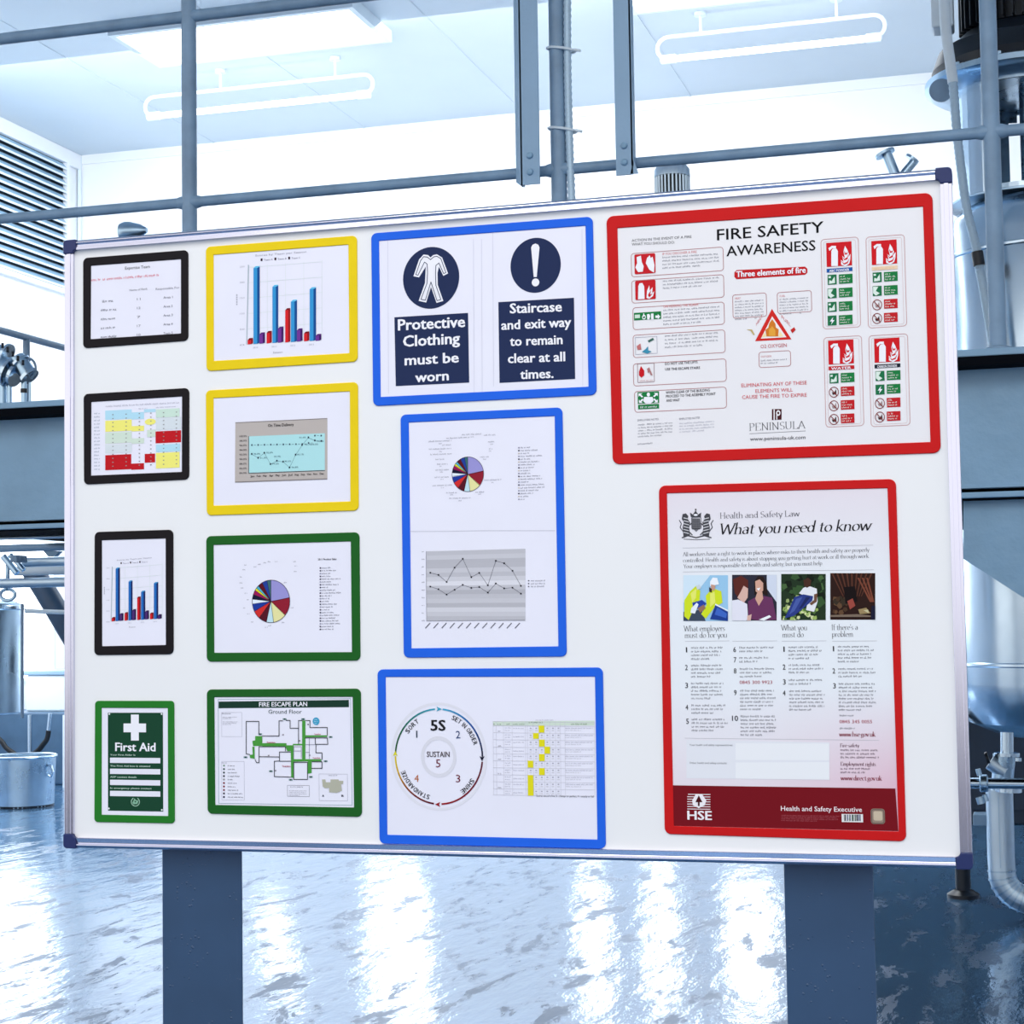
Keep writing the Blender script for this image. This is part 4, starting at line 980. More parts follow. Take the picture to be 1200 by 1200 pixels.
for (x, y, x1_) in ((497, 425, 556), (830, 367, 876), (820, 534, 872), (605, 592, 664)): p.text('You are here'.replace(' ', ''), x, y, x1_, 11, (170, 30, 60), 0.02, 3)
for (x, y) in ((612, 370), (787, 297), (728, 412), (510, 516), (558, 622), (798, 514)): p.text('x', x-6, y, x+6, 12, (60, 20, 50), 0.03, 3)
for (x, y) in ((622, 256), (752, 256), (945, 382), (910, 552), (525, 622), (347, 524), (806, 662), (665, 682), (450, 362)): p.rect(x-13, y-6, x+13, y+6, (120, 150, 150), 2); p.rect(x-4, y-5, x+5, y+5, (20, 50, 50), 3)
p.flush(); p.sub('legend_box')
p.frame(178, 208, 322, 380, 2, LG, r=2); p.sub('legend_box'); p.frame(178, 552, 338, 825, 2, LG, r=2); p.sub('legend_box'); p.frame(640, 720, 796, 800, 2.5, GY, r=2); p.sub('legend_box'); p.frame(862, 640, 1064, 830, 2.5, LG, r=2); p.flush()
p.sub('floor_plan'); GP = (72, 150, 62)
def ln(*a): p.line(a, 5, (40, 44, 50), 3)
for q in ([(415, 375), (465, 375), (465, 445), (400, 445), (395, 410), (415, 405)], [(465, 425), (635, 425), (635, 447), (465, 447)], [(625, 440), (685, 440), (685, 480), (640, 482)], [(680, 430), (765, 430), (765, 440), (680, 440)], [(745, 265), (768, 265), (768, 545), (745, 545)],
          [(768, 370), (922, 370), (922, 382), (768, 384)], [(665, 480), (684, 480), (684, 670), (668, 665)], [(684, 538), (880, 538), (880, 552), (684, 555)], [(785, 552), (812, 552), (812, 635), (785, 640)], [(395, 450), (410, 450), (412, 535), (380, 530), (375, 508), (398, 505)]): p.poly(q, GP, 2)
ln((352, 500), (352, 272), (441, 272), (441, 360)); ln((352, 500), (378, 505)); ln((465, 375), (583, 375), (583, 268), (610, 268)); ln((632, 265), (661, 265), (661, 320), (720, 320), (720, 266), (745, 266)); ln((770, 266), (800, 266), (800, 315), (922, 315), (922, 368))
ln((768, 388), (922, 388), (926, 433), (842, 433), (842, 493), (885, 493), (885, 540)); ln((815, 556), (885, 556), (885, 602), (812, 602)); ln((442, 450), (628, 450), (628, 480)); ln((415, 540), (425, 562), (442, 562), (442, 450)); ln((442, 520), (586, 522), (586, 550), (550, 552), (550, 660), (668, 664))
ln((586, 552), (668, 552)); ln((686, 680), (783, 680), (783, 560), (686, 560), (686, 680)); ln((586, 522), (586, 487), (665, 487)); ln((720, 320), (720, 430)); ln((838, 390), (838, 433))
for a in (((686, 450), (740, 450)), ((686, 480), (740, 480)), ((686, 450), (686, 540)), ((740, 450), (740, 530)), ((770, 435), (838, 435)), ((796, 390), (796, 535)), ((770, 490), (796, 490))): p.line(a, 3, (120, 120, 140), 3)
p.poly([(885, 680), (908, 680), (912, 700), (945, 700), (945, 680), (1000, 680), (1005, 690), (1035, 690), (1032, 712), (1018, 715), (1025, 760), (1005, 768), (985, 775), (935, 770), (935, 740), (905, 742), (890, 730)], (176, 176, 160), 2)
p.text('A', 886, 802, 900, 14, (40, 40, 60), 0.03, 2); p.text('B', 1022, 802, 1036, 14, (40, 40, 60), 0.03, 2)
p.flush(); p.sub('blue_disc'); p.ell(843, 271, 24, 27, (60, 158, 196), 2); p.scrib(832, 262, 854, 7, (210, 230, 240), 3); p.scrib(830, 276, 856, 7, (210, 230, 240), 3); p.scrib(834, 289, 852, 7, (210, 230, 240), 3); p.flush()
# 9 -- mandatory signs
V9 = (430, 250, 710, 480, 1200)
t, p = frame_thing(V9, [(20, 100), (1133, 15), (1153, 912), (30, 968)], [(60, 138), (1097, 62), (1112, 870), (68, 922)], BLU, 'upper blue bordered frame holding two navy mandatory safety signs', 'blue frames', rad=3.6)
p.sub('pictogram_disc'); p.ell(322, 324, 142, 155, NAVY, n=56); p.sub('pictogram_disc'); p.ell(847, 261, 127, 138, NAVY, n=56); p.flush()
p.sub('coverall_pictogram')
suit = [(285, 207), (308, 210), (320, 222), (333, 210), (352, 206), (378, 222), (408, 302), (384, 314), (362, 268), (355, 300), (356, 360), (384, 440), (350, 450), (322, 370), (298, 448), (260, 440), (292, 350), (296, 268), (262, 322), (234, 316), (262, 232)]
inn = [(285, 218), (304, 220), (320, 233), (336, 219), (352, 216), (372, 228), (397, 298), (386, 303), (362, 250), (347, 262), (345, 300), (347, 362), (372, 433), (353, 439), (322, 345), (294, 437), (272, 432), (302, 352), (305, 300), (303, 255), (290, 245), (257, 311), (246, 308), (270, 238)]
p.poly(suit, WH, 2); p.line(inn, 3.5, NAVY, 3, True); p.flush()
p.sub('exclamation_mark'); p.poly([(825, 172), (832, 158), (847, 152), (861, 158), (867, 172), (853, 320), (838, 320)], WH, 2); p.ell(847, 347, 19, 20, WH, 2, n=24); p.flush()
p.sub('text_panel'); p.poly([(138, 522), (508, 500), (514, 850), (145, 868)], NAVY); p.sub('text_panel'); p.poly([(660, 446), (1040, 424), (1046, 832), (666, 852)], NAVY); p.flush()
p.sub('lettering')
for s_, x0_, y_, x1_, y1_, c in (('Protective', 158, 588, 492, 570, 54), ('Clothing', 184, 670, 466, 653, 54), ('must be', 192, 763, 460, 748, 50), ('worn', 245, 848, 410, 838, 48)): p.text(s_, x0_, y_, x1_, c, WH, 0.035, 2, y1=y1_)
p.sub('lettering')
for s_, x0_, y_, x1_, y1_, c in (('Staircase', 720, 502, 978, 492, 48), ('and exit way', 677, 585, 1025, 568, 46), ('to remain', 720, 666, 982, 656, 46), ('clear at all', 710, 752, 995, 742, 46), ('times.', 772, 832, 936, 826, 46)): p.text(s_, x0_, y_, x1_, c, WH, 0.035, 2, y1=y1_)
p.flush(); p.sub('fold_lines')
for x in (105, 535, 575, 632, 1080): p.line([(x, 130 if x < 600 else 80), (x+4, 905 if x < 600 else 870)], 2, (206, 206, 222))
p.flush()
# 10 -- two-sheet report
V10 = (460, 470, 680, 780, 852)
t, p = frame_thing(V10, [(35, 62), (770, 28), (790, 1160), (50, 1165)], [(73, 97), (735, 68), (752, 1113), (85, 1122)], BLU, 'tall middle blue bordered frame holding a pie chart sheet above a line graph sheet', 'blue frames', rad=3.4)
pie(p, 342, 332, 72, 79)
p.sub('fold_lines'); p.line([(80, 592), (250, 591), (400, 588), (738, 588)], 2.2, (190, 190, 204)); p.flush()
p.sub('line_graph')
for k in range(16):
    c = int(188+10*math.sin(k*1.9)+(24 if k in (6, 7, 13) else 0)); p.poly([(155, 682+k*19.6-0), (603, 670+k*20.4), (603, 671+(k+1)*20.4), (155, 683+(k+1)*19.6)], (c, c, c+8))
up = [(172, 779), (209, 789), (246, 821), (282, 756), (319, 716), (358, 799), (394, 780), (433, 836), (469, 725), (507, 736), (545, 770), (583, 839)]
lo = [(172, 842), (209, 854), (246, 878), (282, 856), (319, 834), (358, 848), (394, 844), (433, 869), (469, 828), (507, 850), (545, 847), (583, 874)]
for q in (up, lo):
    p.line(q, 2, (110, 110, 120), 2)
    for x, y in q: p.rect(x-3.5, y-3.5, x+3.5, y+3.5, (30, 30, 40), 3)
p.line([(153, 682), (155, 998), (600, 994)], 2, (130, 130, 140), 2); p.flush()
p.sub('lettering')
for i in range(10): p.scrib(133, 686+i*34.8, 146, 6, GY)
for i in range(12):
    x = 150+i*37; p.line([(x, 1030), (x+20, 1008)], 4.5, (110, 110, 120))
for i in range(3): p.rect(615, 813+i*13, 621, 818+i*13, (60, 60, 80)); p.scrib(628, 819+i*13, 692, 7, GY)
for i in range(19):
    y = 215+i*13; p.rect(570, y-6, 577, y, ((150, 150, 170), (40, 30, 60), (200, 190, 180))[i % 3]); p.scrib(581, y, 581+(45, 80, 42, 100, 50, 86, 66, 60, 44, 44, 92, 98, 36, 106, 110, 88, 56, 36, 20)[i], 7, (128, 128, 142))
for x, y, x1_ in ((315, 156, 405), (415, 158, 468), (245, 172, 350), (163, 187, 270), (226, 203, 268), (166, 222, 268), (172, 246, 270), (195, 268, 240), (203, 290, 250), (196, 316, 256), (192, 349, 258), (182, 387, 272), (244, 420, 294), (258, 445, 356), (376, 417, 418), (417, 362, 495), (398, 257, 440), (434, 188, 468), (438, 220, 456)): p.scrib(x, y, x1_, 7, (150, 150, 164))
for x, y in ((362, 165), (216, 196), (218, 232), (220, 298), (222, 325), (224, 358), (226, 396), (268, 428), (306, 455), (395, 425), (455, 372), (418, 267), (450, 198), (444, 230)): p.scrib(x-6, y, x+8, 6, (150, 150, 164))
p.flush()
# 11 -- 5S
V11 = (430, 770, 720, 1000, 1200)
t, p = frame_thing(V11, [(50, 60), (1143, 50), (1158, 930), (60, 905)], [(90, 97), (1105, 95), (1117, 885), (98, 862)], BLU, 'lowest blue bordered frame holding a circular diagram beside a small table', 'blue frames', rad=3.4)
CX, CY_, RX, RY = 348, 482, 212, 230
def hue(a, stops):
    for (a0, c0), (a1, c1) in zip(stops, stops[1:]):
        if a0 >= a >= a1: u = (a0-a)/(a0-a1); return tuple(int(c0[i]+(c1[i]-c0[i])*u) for i in range(3))
    return stops[-1][1]
st5 = [(175, (30, 80, 40)), (150, (24, 90, 60)), (95, (60, 160, 190)), (85, (70, 170, 206)), (40, (30, 80, 150)), (0, (24, 24, 50)), (-8, (90, 16, 40)), (-40, (110, 24, 40)), (-85, (150, 24, 34)), (-95, (90, 20, 40)), (-130, (120, 40, 30)), (-160, (200, 160, 30)), (-185, (220, 214, 40))]
p.sub('ring_diagram')
p.ell(CX, CY_, 235, 262, (222, 222, 232), 1, inner=0.95, n=60)
p.ell(CX, CY_+2, 86, 100, (216, 216, 226), 1, inner=0.82, n=40)
for a0, a1 in ((178, 94), (84, 0), (-6, -87), (-97, -180)):
    k = 12
    for i in range(k):
        b0 = a0+(a1-a0)*i/k; b1 = a0+(a1-a0)*(i+1)/k; p.ell(CX, CY_, RX+4, RY+4, hue((b0+b1)/2, st5), 2, b0, b1, inner=0.965, n=4)
for (x, y, dx, dy, c) in ((358, 252, 1, 0.02, (60, 160, 190)), (559, 500, 0.02, 1, (20, 20, 44)), (336, 714, -1, -0.02, (150, 24, 34)), (138, 460, 0.0, -1, (214, 208, 40))):
    p.poly([(x+dx*6, y+dy*6), (x-dx*20-dy*12, y-dy*20+dx*12), (x-dx*14, y-dy*14), (x-dx*20+dy*12, y-dy*20-dx*12)], c, 3)
p.flush(); p.sub('lettering')
p.text('5S', 311, 356, 380, 50, BL, 0.035, 2)
p.text('1', 239, 391, 245, 34, (24, 50, 70), 0.0, 2); p.text('2', 432, 394, 453, 36, (30, 60, 110), 0, 2); p.text('3', 432, 607, 453, 36, (110, 24, 44), 0, 2); p.text('4', 231, 605, 252, 34, (180, 100, 50), 0, 2)
p.text('SUSTAIN', 291, 484, 401, 26, (60, 44, 50), 0.015, 2); p.text('5', 335, 534, 357, 38, (110, 34, 56), 0, 2)
def arc_text(txt, a0, a1, rr, h, inward=True):
    X, Z = p.w(CX, CY_); RXm = p.w(CX+RX, CY_)[0]-X; RZm = p.w(CX, CY_-RY)[1]-Z
    ws = [(0.35 if c == 'I' else 0.45 if c == ' ' else 0.9) for c in txt]; tot = sum(ws); acc = 0
    for c, w_ in zip(txt, ws):
        a = math.radians(a0+(a1-a0)*(acc+w_/2)/tot); acc += w_
        if c == ' ': continue
        v, f = glyphs(c, 0.03); xa = min(q[0] for q in v); xb = max(q[0] for q in v); sc = h*RXm/CAPH
        cx, cz = X+RXm*rr*math.cos(a), Z+RZm*rr*math.sin(a); rot = a-math.pi/2
        arc = abs(math.radians(a1-a0))*rr*RXm*w_/tot*0.82; kx = arc/((xb-xa)) if c != 'I' else sc*0.7
        cr, sr = math.cos(rot), math.sin(rot)
        for dx in (-0.02, 0.02): p.raw([(cx+((x+dx-(xa+xb)/2)*kx)*cr-(y*sc)*sr, cz+((x+dx-(xa+xb)/2)*kx)*sr+(y*sc)*cr) for x, y in v], f, BL, 2)
arc_text('SORT', 146, 121, 0.84, 0.10); arc_text('SET IN ORDER', 69, 16, 0.84, 0.10); arc_text('SHINE', -31, -56, 0.86, 0.10); arc_text('STANDARDIZE', -104, -160, 0.84, 0.10)
p.flush(); p.sub('table_grid')
def trow(y): return (612, y), (1105, y+6)
p.poly([(610, 312), (1103, 308), (1103, 332), (612, 332)], (206, 220, 206)); 
rows = [312, 332, 366, 400, 436, 468, 502, 536, 570, 604, 638, 668]
for y in rows: a, b = trow(y); p.line([a, b], 1.6, (196, 196, 206), 2)
for x in (612, 627, 662, 704, 768, 778, 806, 833, 860, 887, 914, 938, 960, 1103): p.line([(x, 312), (x+3, 668)], 1.4, (200, 200, 210), 2)
for x, y, y2 in ((833, 332, 366), (806, 368, 396), (835, 400, 434), (861, 434, 468), (835, 470, 504), (780, 502, 536), (835, 538, 572), (780, 572, 672)): p.rect(x, y, x+27, y2, (222, 214, 30), 3)
p.flush(); p.sub('table_lettering')
p.scrib(818, 308, 906, 6, LG); p.scrib(785, 320, 855, 7, (110, 130, 110), 2)
for a, b in ((614, 622), (632, 656), (678, 694), (708, 764), (990, 1068)): p.scrib(a, 328, b, 7, (110, 130, 110), 2)
for i, y in enumerate(rows[1:-1]):
    p.scrib(670, y+14, 698, 6, LG); p.scrib(670, y+26, 694, 6, LG); p.scrib(710, y+16+(i % 2)*6, 762, 6, LG)
    for k in range(6): p.rect(790+k*27, y+10, 798+k*27, y+16, LG, 2); p.rect(788+k*27, y+22, 800+k*27, y+26, (206, 206, 214), 2)
    if i < 9: p.scrib(962, y+16, 1095, 6, (170, 170, 184)); p.scrib(962, y+26, 1040, 6, (190, 190, 200))
for y in (362, 434, 498, 568, 636): p.scrib(636, y, 654, 7, GY)
p.text('Scores out of a five, 5 - Always or perfect, 4 - mostly or full', 822, 677, 1100, 10, (60, 60, 70), 0.01, 2)
p.flush()
# 12 -- fire safety poster
ID = (0, 0, 1200, 1200, 1200)
POSTER = mat('glossy_poster_paper', (229, 228, 232), 0.4, var=0.01, scale=9, spec=0.3)
t, p0 = frame_thing(ID, [(710.4, 253.5), (1092.5, 225.5), (1102.6, 530.8), (717.9, 544.3)], [(723.4, 267.3), (1081.5, 242), (1090.3, 517.9), (729.7, 531.2)], RED, 'large landscape red bordered frame holding the fire safety awareness poster', 'red frames', POSTER, rad=4.2)
SYp, sh = p0.Y, p0.parent
p = Pr(700, 220, 910, 550, 764, SYp, sh)
RD = (190, 30, 36); GN = (26, 120, 62); PK = (200, 150, 152)
p.sub('instruction_box')
boxes = [(143, 258, 538, 378), (145, 374, 540, 490), (150, 489, 542, 603), (151, 606, 545, 722), (152, 728, 550, 843), (157, 846, 551, 955)]
for (x0, y0, x1, y1) in boxes:
    # the boxes follow the sheet's own slope
    p.sub('instruction_box'); p.frame(x0, y0+22, x1, y1+4, 2.6, (176, 120, 122), r=14)
p.flush()
p.sub('pictogram')
def q(x0, y0, x1, y1, c, lay=2): p.rect(x0, y0, x1, y1, c, lay)
p.rrect(158, 285, 247, 370, 6, (194, 30, 40), 2); p.poly([(168, 296), (186, 290), (190, 318), (198, 335), (194, 358), (174, 360), (162, 340), (170, 322)], WH, 3); p.poly([(212, 300), (224, 288), (228, 300), (236, 294), (244, 330), (242, 362), (222, 350), (207, 322)], WH, 3)
p.sub('pictogram'); p.rrect(161, 398, 248, 480, 6, (194, 30, 40), 2); p.poly([(175, 420), (180, 408), (192, 406), (200, 420), (202, 474), (174, 476)], WH, 3)
p.poly([(210, 470), (212, 440), (222, 416), (224, 440), (236, 424), (234, 450), (243, 442), (238, 462), (222, 474)], WH, 3); p.poly([(216, 458), (230, 436), (226, 456), (238, 450), (222, 468)], (194, 30, 40), 4)
p.sub('pictogram'); q(156, 534, 272, 566, GN); q(160, 542, 182, 557, (200, 222, 206), 3); p.ell(199, 552, 8, 10, WH, 3, inner=0.6, n=14); q(196, 536, 200, 550, WH, 3); p.poly([(212, 540), (222, 538), (226, 548), (222, 562), (213, 562)], WH, 3); q(229, 537, 240, 563, WH, 3); p.poly([(248, 545), (258, 545), (258, 539), (269, 550), (258, 561), (258, 555), (248, 555)], WH, 3)
p.sub('pictogram'); p.frame(161, 638, 255, 712, 2, LG, 2); p.poly([(215, 652), (238, 640), (242, 648), (220, 660)], (60, 100, 90), 3); p.poly([(168, 676), (184, 664), (188, 690), (172, 692)], (190, 110, 110), 3); p.poly([(190, 700), (206, 688), (216, 676), (218, 694), (232, 698), (214, 708)], (60, 140, 170), 3)
p.sub('pictogram'); p.frame(170, 750, 243, 832, 2.4, (150, 120, 126), 2, r=4); p.poly([(178, 785), (186, 760), (200, 780), (200, 800), (188, 810), (178, 800)], (196, 24, 36), 3); p.poly([(212, 772), (222, 766), (236, 800), (228, 800), (222, 786), (216, 790)], (170, 120, 120), 3); p.scrib(180, 826, 238, 6, PK)
p.sub('pictogram'); q(172, 872, 263, 922, GN); q(174, 926, 263, 945, GN); p.scrib(184, 940, 254, 8, WH, 3)
for (x, y, sx_, sy_) in ((176, 877, 1, 1), (258, 875, -1, 1), (178, 918, 1, -1), (258, 916, -1, -1)): p.poly([(x, y), (x+sx_*16, y), (x+sx_*10, y+sy_*5), (x+sx_*20, y+sy_*14), (x+sx_*14, y+sy_*18), (x+sx_*5, y+sy_*9), (x, y+sy_*14)], WH, 3)
p.ell(218, 882, 7, 9, WH, 3, n=12); p.poly([(200, 892), (236, 892), (240, 910), (228, 920), (206, 920), (196, 910)], WH, 3); p.flush()
p.sub('lettering')
p.text('ACTION IN THE EVENT OF A FIRE', 147, 231, 402, 11, (60, 58, 66), 0, 1, y1=214); p.text('WHAT YOU SHOULD DO:', 147, 247, 330, 11, (60, 58, 66), 0, 1, y1=238)
def pp(x0, y0, x1, n, pit, h, c=GY, sl=-0.065, last=.7):
    for i in range(n):
        xe = x1 if i < n-1 else x0+(x1-x0)*last
        # three runs per line so that the print follows the sheet's slope
        for k in range(4): a = x0+(xe-x0)*k/4; p.scrib(a, y0+i*pit+(a-x0)*sl, x0+(xe-x0)*(k+0.94)/4, h, c)
p.text('IF YOU DISCOVER A FIRE', 278, 288, 424, 10, (206, 110, 112), 0, 1, y1=278); pp(278, 301, 522, 4, 15, 8); pp(280, 402, 522, 3, 15, 8)
p.text('ON HEARING THE ALARM', 282, 512, 430, 10, (206, 110, 112), 0, 1, y1=503); pp(282, 526, 524, 5, 15, 8); pp(288, 636, 520, 4, 16, 8)
p.text('DO NOT USE THE LIFTS.', 289, 756, 430, 10, (60, 58, 66), 0.015, 1, y1=748); p.text('USE THE ESCAPE STAIRS', 289, 779, 438, 10, (60, 58, 66), 0.015, 1, y1=772)
p.text('WHEN CLEAR OF THE BUILDING', 292, 879, 480, 11, (50, 48, 56), 0.015, 1, y1=868); p.text('PROCEED TO THE ASSEMBLY POINT', 293, 895, 504, 11, (50, 48, 56), 0.015, 1, y1=884); p.text('AND WAIT', 294, 913, 352, 11, (50, 48, 56), 0.015, 1, y1=910)
p.text('EMPLOYERS NOTES', 172, 996, 262, 8, GY, 0, 1, y1=990); pp(174, 1014, 325, 5, 12.5, 7); p.text('EMPLOYEE NOTES', 350, 990, 438, 8, GY, 0, 1, y1=984); pp(350, 1008, 504, 4, 12, 7, LG); pp(172, 1096, 270, 1, 12, 7)
p.flush()
p = Pr(840, 220, 1120, 550, 1018, SYp, sh)
p.sub('lettering')
p.text('FIRE SAFETY', 2, 224, 456, 46, (16, 16, 20), 0.012, 1, y1=190); p.text('AWARENESS', 42, 292, 421, 42, (16, 16, 20), 0.012, 1, y1=266)
p.text('HEAT', 168, 590, 196, 14, (200, 100, 104), 0, 2, y1=552); p.text('FUEL', 276, 556, 314, 14, (200, 100, 104), 0, 2, y1=592)
p.text('O2 OXYGEN', 187, 684, 298, 15, (190, 90, 96), 0, 2, y1=678)
p.text('ELIMINATING ANY OF THESE', 105, 850, 384, 15, (206, 76, 84), 0, 2, y1=838); p.text('ELEMENTS WILL', 165, 874, 324, 15, (206, 76, 84), 0, 2, y1=868); p.text('CAUSE THE FIRE TO EXPIRE', 108, 900, 384, 15, (206, 76, 84), 0, 2, y1=890)
p.text('www.peninsula-uk.com', 142, 1078, 378, 15, (50, 48, 56), 0, 2, y1=1070)
for (x0, y0, n) in ((78, 476, 7), (268, 466, 6)):
    p.text('HEAT' if x0 < 100 else 'FUEL', x0, y0, x0+24, 8, (206, 130, 132))
    for i in range(n): 
        for k in range(3): p.scrib(x0+k*42, y0+13+i*12.5-k*2.5, x0+k*42+(38 if i < n-1 or k < 1 else 10), 7, GY)
p.text('OXYGEN', 188, 724, 232, 8, (206, 130, 132)); p.scrib(188, 740, 300, 7, GY); p.scrib(188, 752, 262, 7, GY)
p.flush()
p.sub('peninsula_lettering'); p.serif('PENINSULA', 137, 1036, 378, 32, (60, 60, 66), nib=(0.035, 0.01)); p.line([(140, 1048), (378, 1036)], 2, (130, 130, 136)); p.flush()
p.sub('letter_emblem'); p.poly([(235, 943), (276, 943), (276, 988), (235, 990)], (70, 22, 30)); p.poly([(242, 944), (247, 944), (247, 990), (242, 990)], (236, 234, 238), 2)
p.ell(262, 960, 9, 12, (236, 234, 238), 2, inner=0.5, n=20); p.poly([(254, 960), (258, 960), (258, 988), (254, 988)], (236, 234, 238), 3); p.flush()
p.sub('title_pill'); p.poly([(84, 351), (376, 336), (386, 345), (386, 362), (376, 371), (84, 390), (75, 380), (75, 361)], RD)
p.text('Three elements of fire', 84, 381, 379, 24, WH, 0.04, 2, y1=362); p.flush()
p.sub('note_box')
for b in ((66, 456, 212, 558), (256, 446, 404, 538), (178, 700, 315, 768)): p.sub('note_box'); p.frame(*b, 2.6, (176, 120, 122), r=12)
p.flush()
p.sub('fire_triangle'); p.poly([(235, 516), (318, 646), (163, 654)], (206, 40, 36)); p.poly([(236, 548), (297, 637), (188, 643)], (238, 232, 230), 2)
p.poly([(212, 634), (207, 606), (220, 596), (224, 578), (236, 560), (250, 580), (252, 596), (264, 604), (262, 634)], (206, 120, 40), 3); p.poly([(222, 632), (222, 606), (236, 590), (250, 608), (250, 632)], (224, 160, 60), 4)
p.poly([(192, 638), (204, 616), (212, 634)], (240, 220, 170), 3); p.poly([(262, 634), (270, 612), (284, 634)], (240, 220, 170), 3)
p.poly([(126, 604), (150, 604), (162, 626), (156, 628), (144, 610)], (190, 170, 110), 2); p.poly([(314, 606), (330, 594), (336, 606), (322, 620)], (190, 36, 36), 2); p.flush()
# four extinguisher panels
def ext(x0, y0, x1, y1, band, bandcol, cells, rx, ry, dx):
    p.sub('extinguisher_panel')
    p.frame(x0, y0+6, x1, y1-2, 2.6, (196, 150, 152), r=16); p.frame(x0+12, y0+16, x1-12, y1-12, 1.6, (214, 190, 192), r=10)
    W_ = 112; p.rect(rx, ry, rx+W_-4, ry+102, (202, 24, 34), 2)
    # cylinder and flames
    p.poly([(rx+22, ry+34), (rx+28, ry+24), (rx+44, ry+24), (rx+50, ry+34), (rx+50, ry+98), (rx+22, ry+98)], WH, 3); p.poly([(rx+10, ry+22), (rx+24, ry+12), (rx+42, ry+12), (rx+42, ry+24), (rx+26, ry+22), (rx+14, ry+34)], WH, 3)
    fl = [(64, 92), (63, 72), (74, 80), (68, 54), (80, 64), (74, 36), (80, 12), (90, 28), (97, 46), (94, 60), (104, 46), (103, 70), (98, 88), (82, 99)]
    p.poly([(rx+a, ry+b) for a, b in fl], WH, 3)
    for c in ([(62, 74), (76, 86), (90, 80), (100, 64), (92, 86), (76, 92)], [(66, 52), (78, 68), (90, 60), (94, 46), (92, 68), (78, 74)], [(76, 32), (84, 44), (92, 38), (90, 48), (80, 50)]): p.poly([(rx+a, ry+b) for a, b in c], (202, 24, 34), 4)
    if band: p.rect(rx+2, ry+110, rx+W_, ry+126, bandcol, 2); p.text(band, rx+14, ry+124, rx+W_-14, 10, WH if bandcol[0] < 210 else (230, 200, 170), 0.03, 3)
    for i, c in enumerate(cells):
        yy = ry+(138 if band is not None else 138)+i*58+dx; col = GN if c else (190, 30, 38)
        cx = rx+26
        if c:
            p.rect(rx+6, yy, rx+44, yy+42, (30, 110, 70), 2)
            if c == 2: p.poly([(cx+4, yy+5), (cx-10, yy+24), (cx-1, yy+24), (cx-5, yy+38), (cx+10, yy+18), (cx+1, yy+18)], WH, 3)
            elif c == 3: p.poly([(rx+8, yy+2), (rx+30, yy+2), (rx+20, yy+20), (rx+36, yy+30), (rx+20, yy+40), (rx+8, yy+30)], (214, 230, 220), 3)
            else: p.poly([(rx+12, yy+38), (rx+14, yy+22), (rx+24, yy+26), (rx+36, yy+6), (rx+38, yy+34)], (214, 230, 220), 3); p.rect(rx+10, yy+6, rx+20, yy+14, (214, 230, 220), 3)
        else:
            p.ell(cx-1, yy+21, 21, 23, (130, 40, 40), 2, inner=0.86, n=28); p.line([(cx-14, yy+7), (cx+12, yy+36)], 3.5, (130, 40, 40), 4); p.poly([(cx-6, yy+32), (cx-10, yy+20), (cx, yy+24), (cx+8, yy+8), (cx+10, yy+30)], (70, 50, 50) if i % 2 == 1 else (160, 140, 140), 3)
        p.rect(rx+54, yy-2, rx+W_, yy+38, col, 2)
        for k in range(3): p.scrib(rx+60, yy+10+k*11, rx+W_-(30, 8, 14)[k], 7, (226, 226, 220), 3)
    p.flush()
ext(442, 214, 604, 606, 'ABC POWDER', (24, 84, 160), (1, 3, 1, 2), 466, 236, -2)
ext(634, 204, 800, 602, 'FOAM', (232, 206, 176), (1, 3, 0, 0), 658, 228, -4)
ext(454, 632, 618, 1024, 'WATER', (190, 30, 38), (1, 0, 0, 0), 474, 652, 2)
ext(646, 624, 814, 1022, 'CARBON DIOXIDE', (24, 34, 48), (3, 2, 0, 0), 670, 644, 0)
# 13 -- health and safety law poster
GRADM = None
def grad_paper():
    m = mat('law_poster_paper', (228, 232, 238), 0.4, spec=0.3)
    nt = m.node_tree; p_ = nt.nodes['Principled BSDF']; tc = nt.nodes.new('ShaderNodeTexCoord'); sx_ = nt.nodes.new('ShaderNodeSeparateXYZ')
    nt.links.new(tc.outputs['Generated'], sx_.inputs[0])
    # printed pink wash: strongest along the foot, up the right side and faint at the top
    a = nt.nodes.new('ShaderNodeMapRange'); a.inputs['From Min'].default_value = 0.42; a.inputs['From Max'].default_value = 0.10
    nt.links.new(sx_.outputs['Z'], a.inputs['Value'])
    b = nt.nodes.new('ShaderNodeMapRange'); b.inputs['From Min'].default_value = 0.35; b.inputs['From Max'].default_value = 1.0; b.inputs['To Min'].default_value = 0.35
    nt.links.new(sx_.outputs['X'], b.inputs['Value'])
    mu = nt.nodes.new('ShaderNodeMath'); mu.operation = 'MULTIPLY'; nt.links.new(a.outputs[0], mu.inputs[0]); nt.links.new(b.outputs[0], mu.inputs[1])
    c = nt.nodes.new('ShaderNodeMapRange'); c.inputs['From Min'].default_value = 0.72; c.inputs['From Max'].default_value = 1.0; c.inputs['To Max'].default_value = 0.3
    nt.links.new(sx_.outputs['Z'], c.inputs['Value'])
    ad = nt.nodes.new('ShaderNodeMath'); ad.operation = 'ADD'; ad.use_clamp = True; nt.links.new(mu.outputs[0], ad.inputs[0]); nt.links.new(c.outputs[0], ad.inputs[1])
    mx = nt.nodes.new('ShaderNodeMix'); mx.data_type = 'RGBA'; mx.inputs[6].default_value = (lin(228), lin(233), lin(239), 1); mx.inputs[7].default_value = (lin(220), lin(178), lin(196), 1)
    nt.links.new(ad.outputs[0], mx.inputs[0]); nt.links.new(mx.outputs[2], p_.inputs['Base Color'])
    return m
t, p0 = frame_thing(ID, [(771.9, 569.2), (1049.8, 561.2), (1062, 986.3), (778.8, 977.5)], [(781.4, 578.1), (1039.9, 572.1), (1053, 974.5), (789.5, 968)], RED, 'upright red bordered frame holding the health and safety law poster', 'red frames', grad_paper(), rad=3.8)
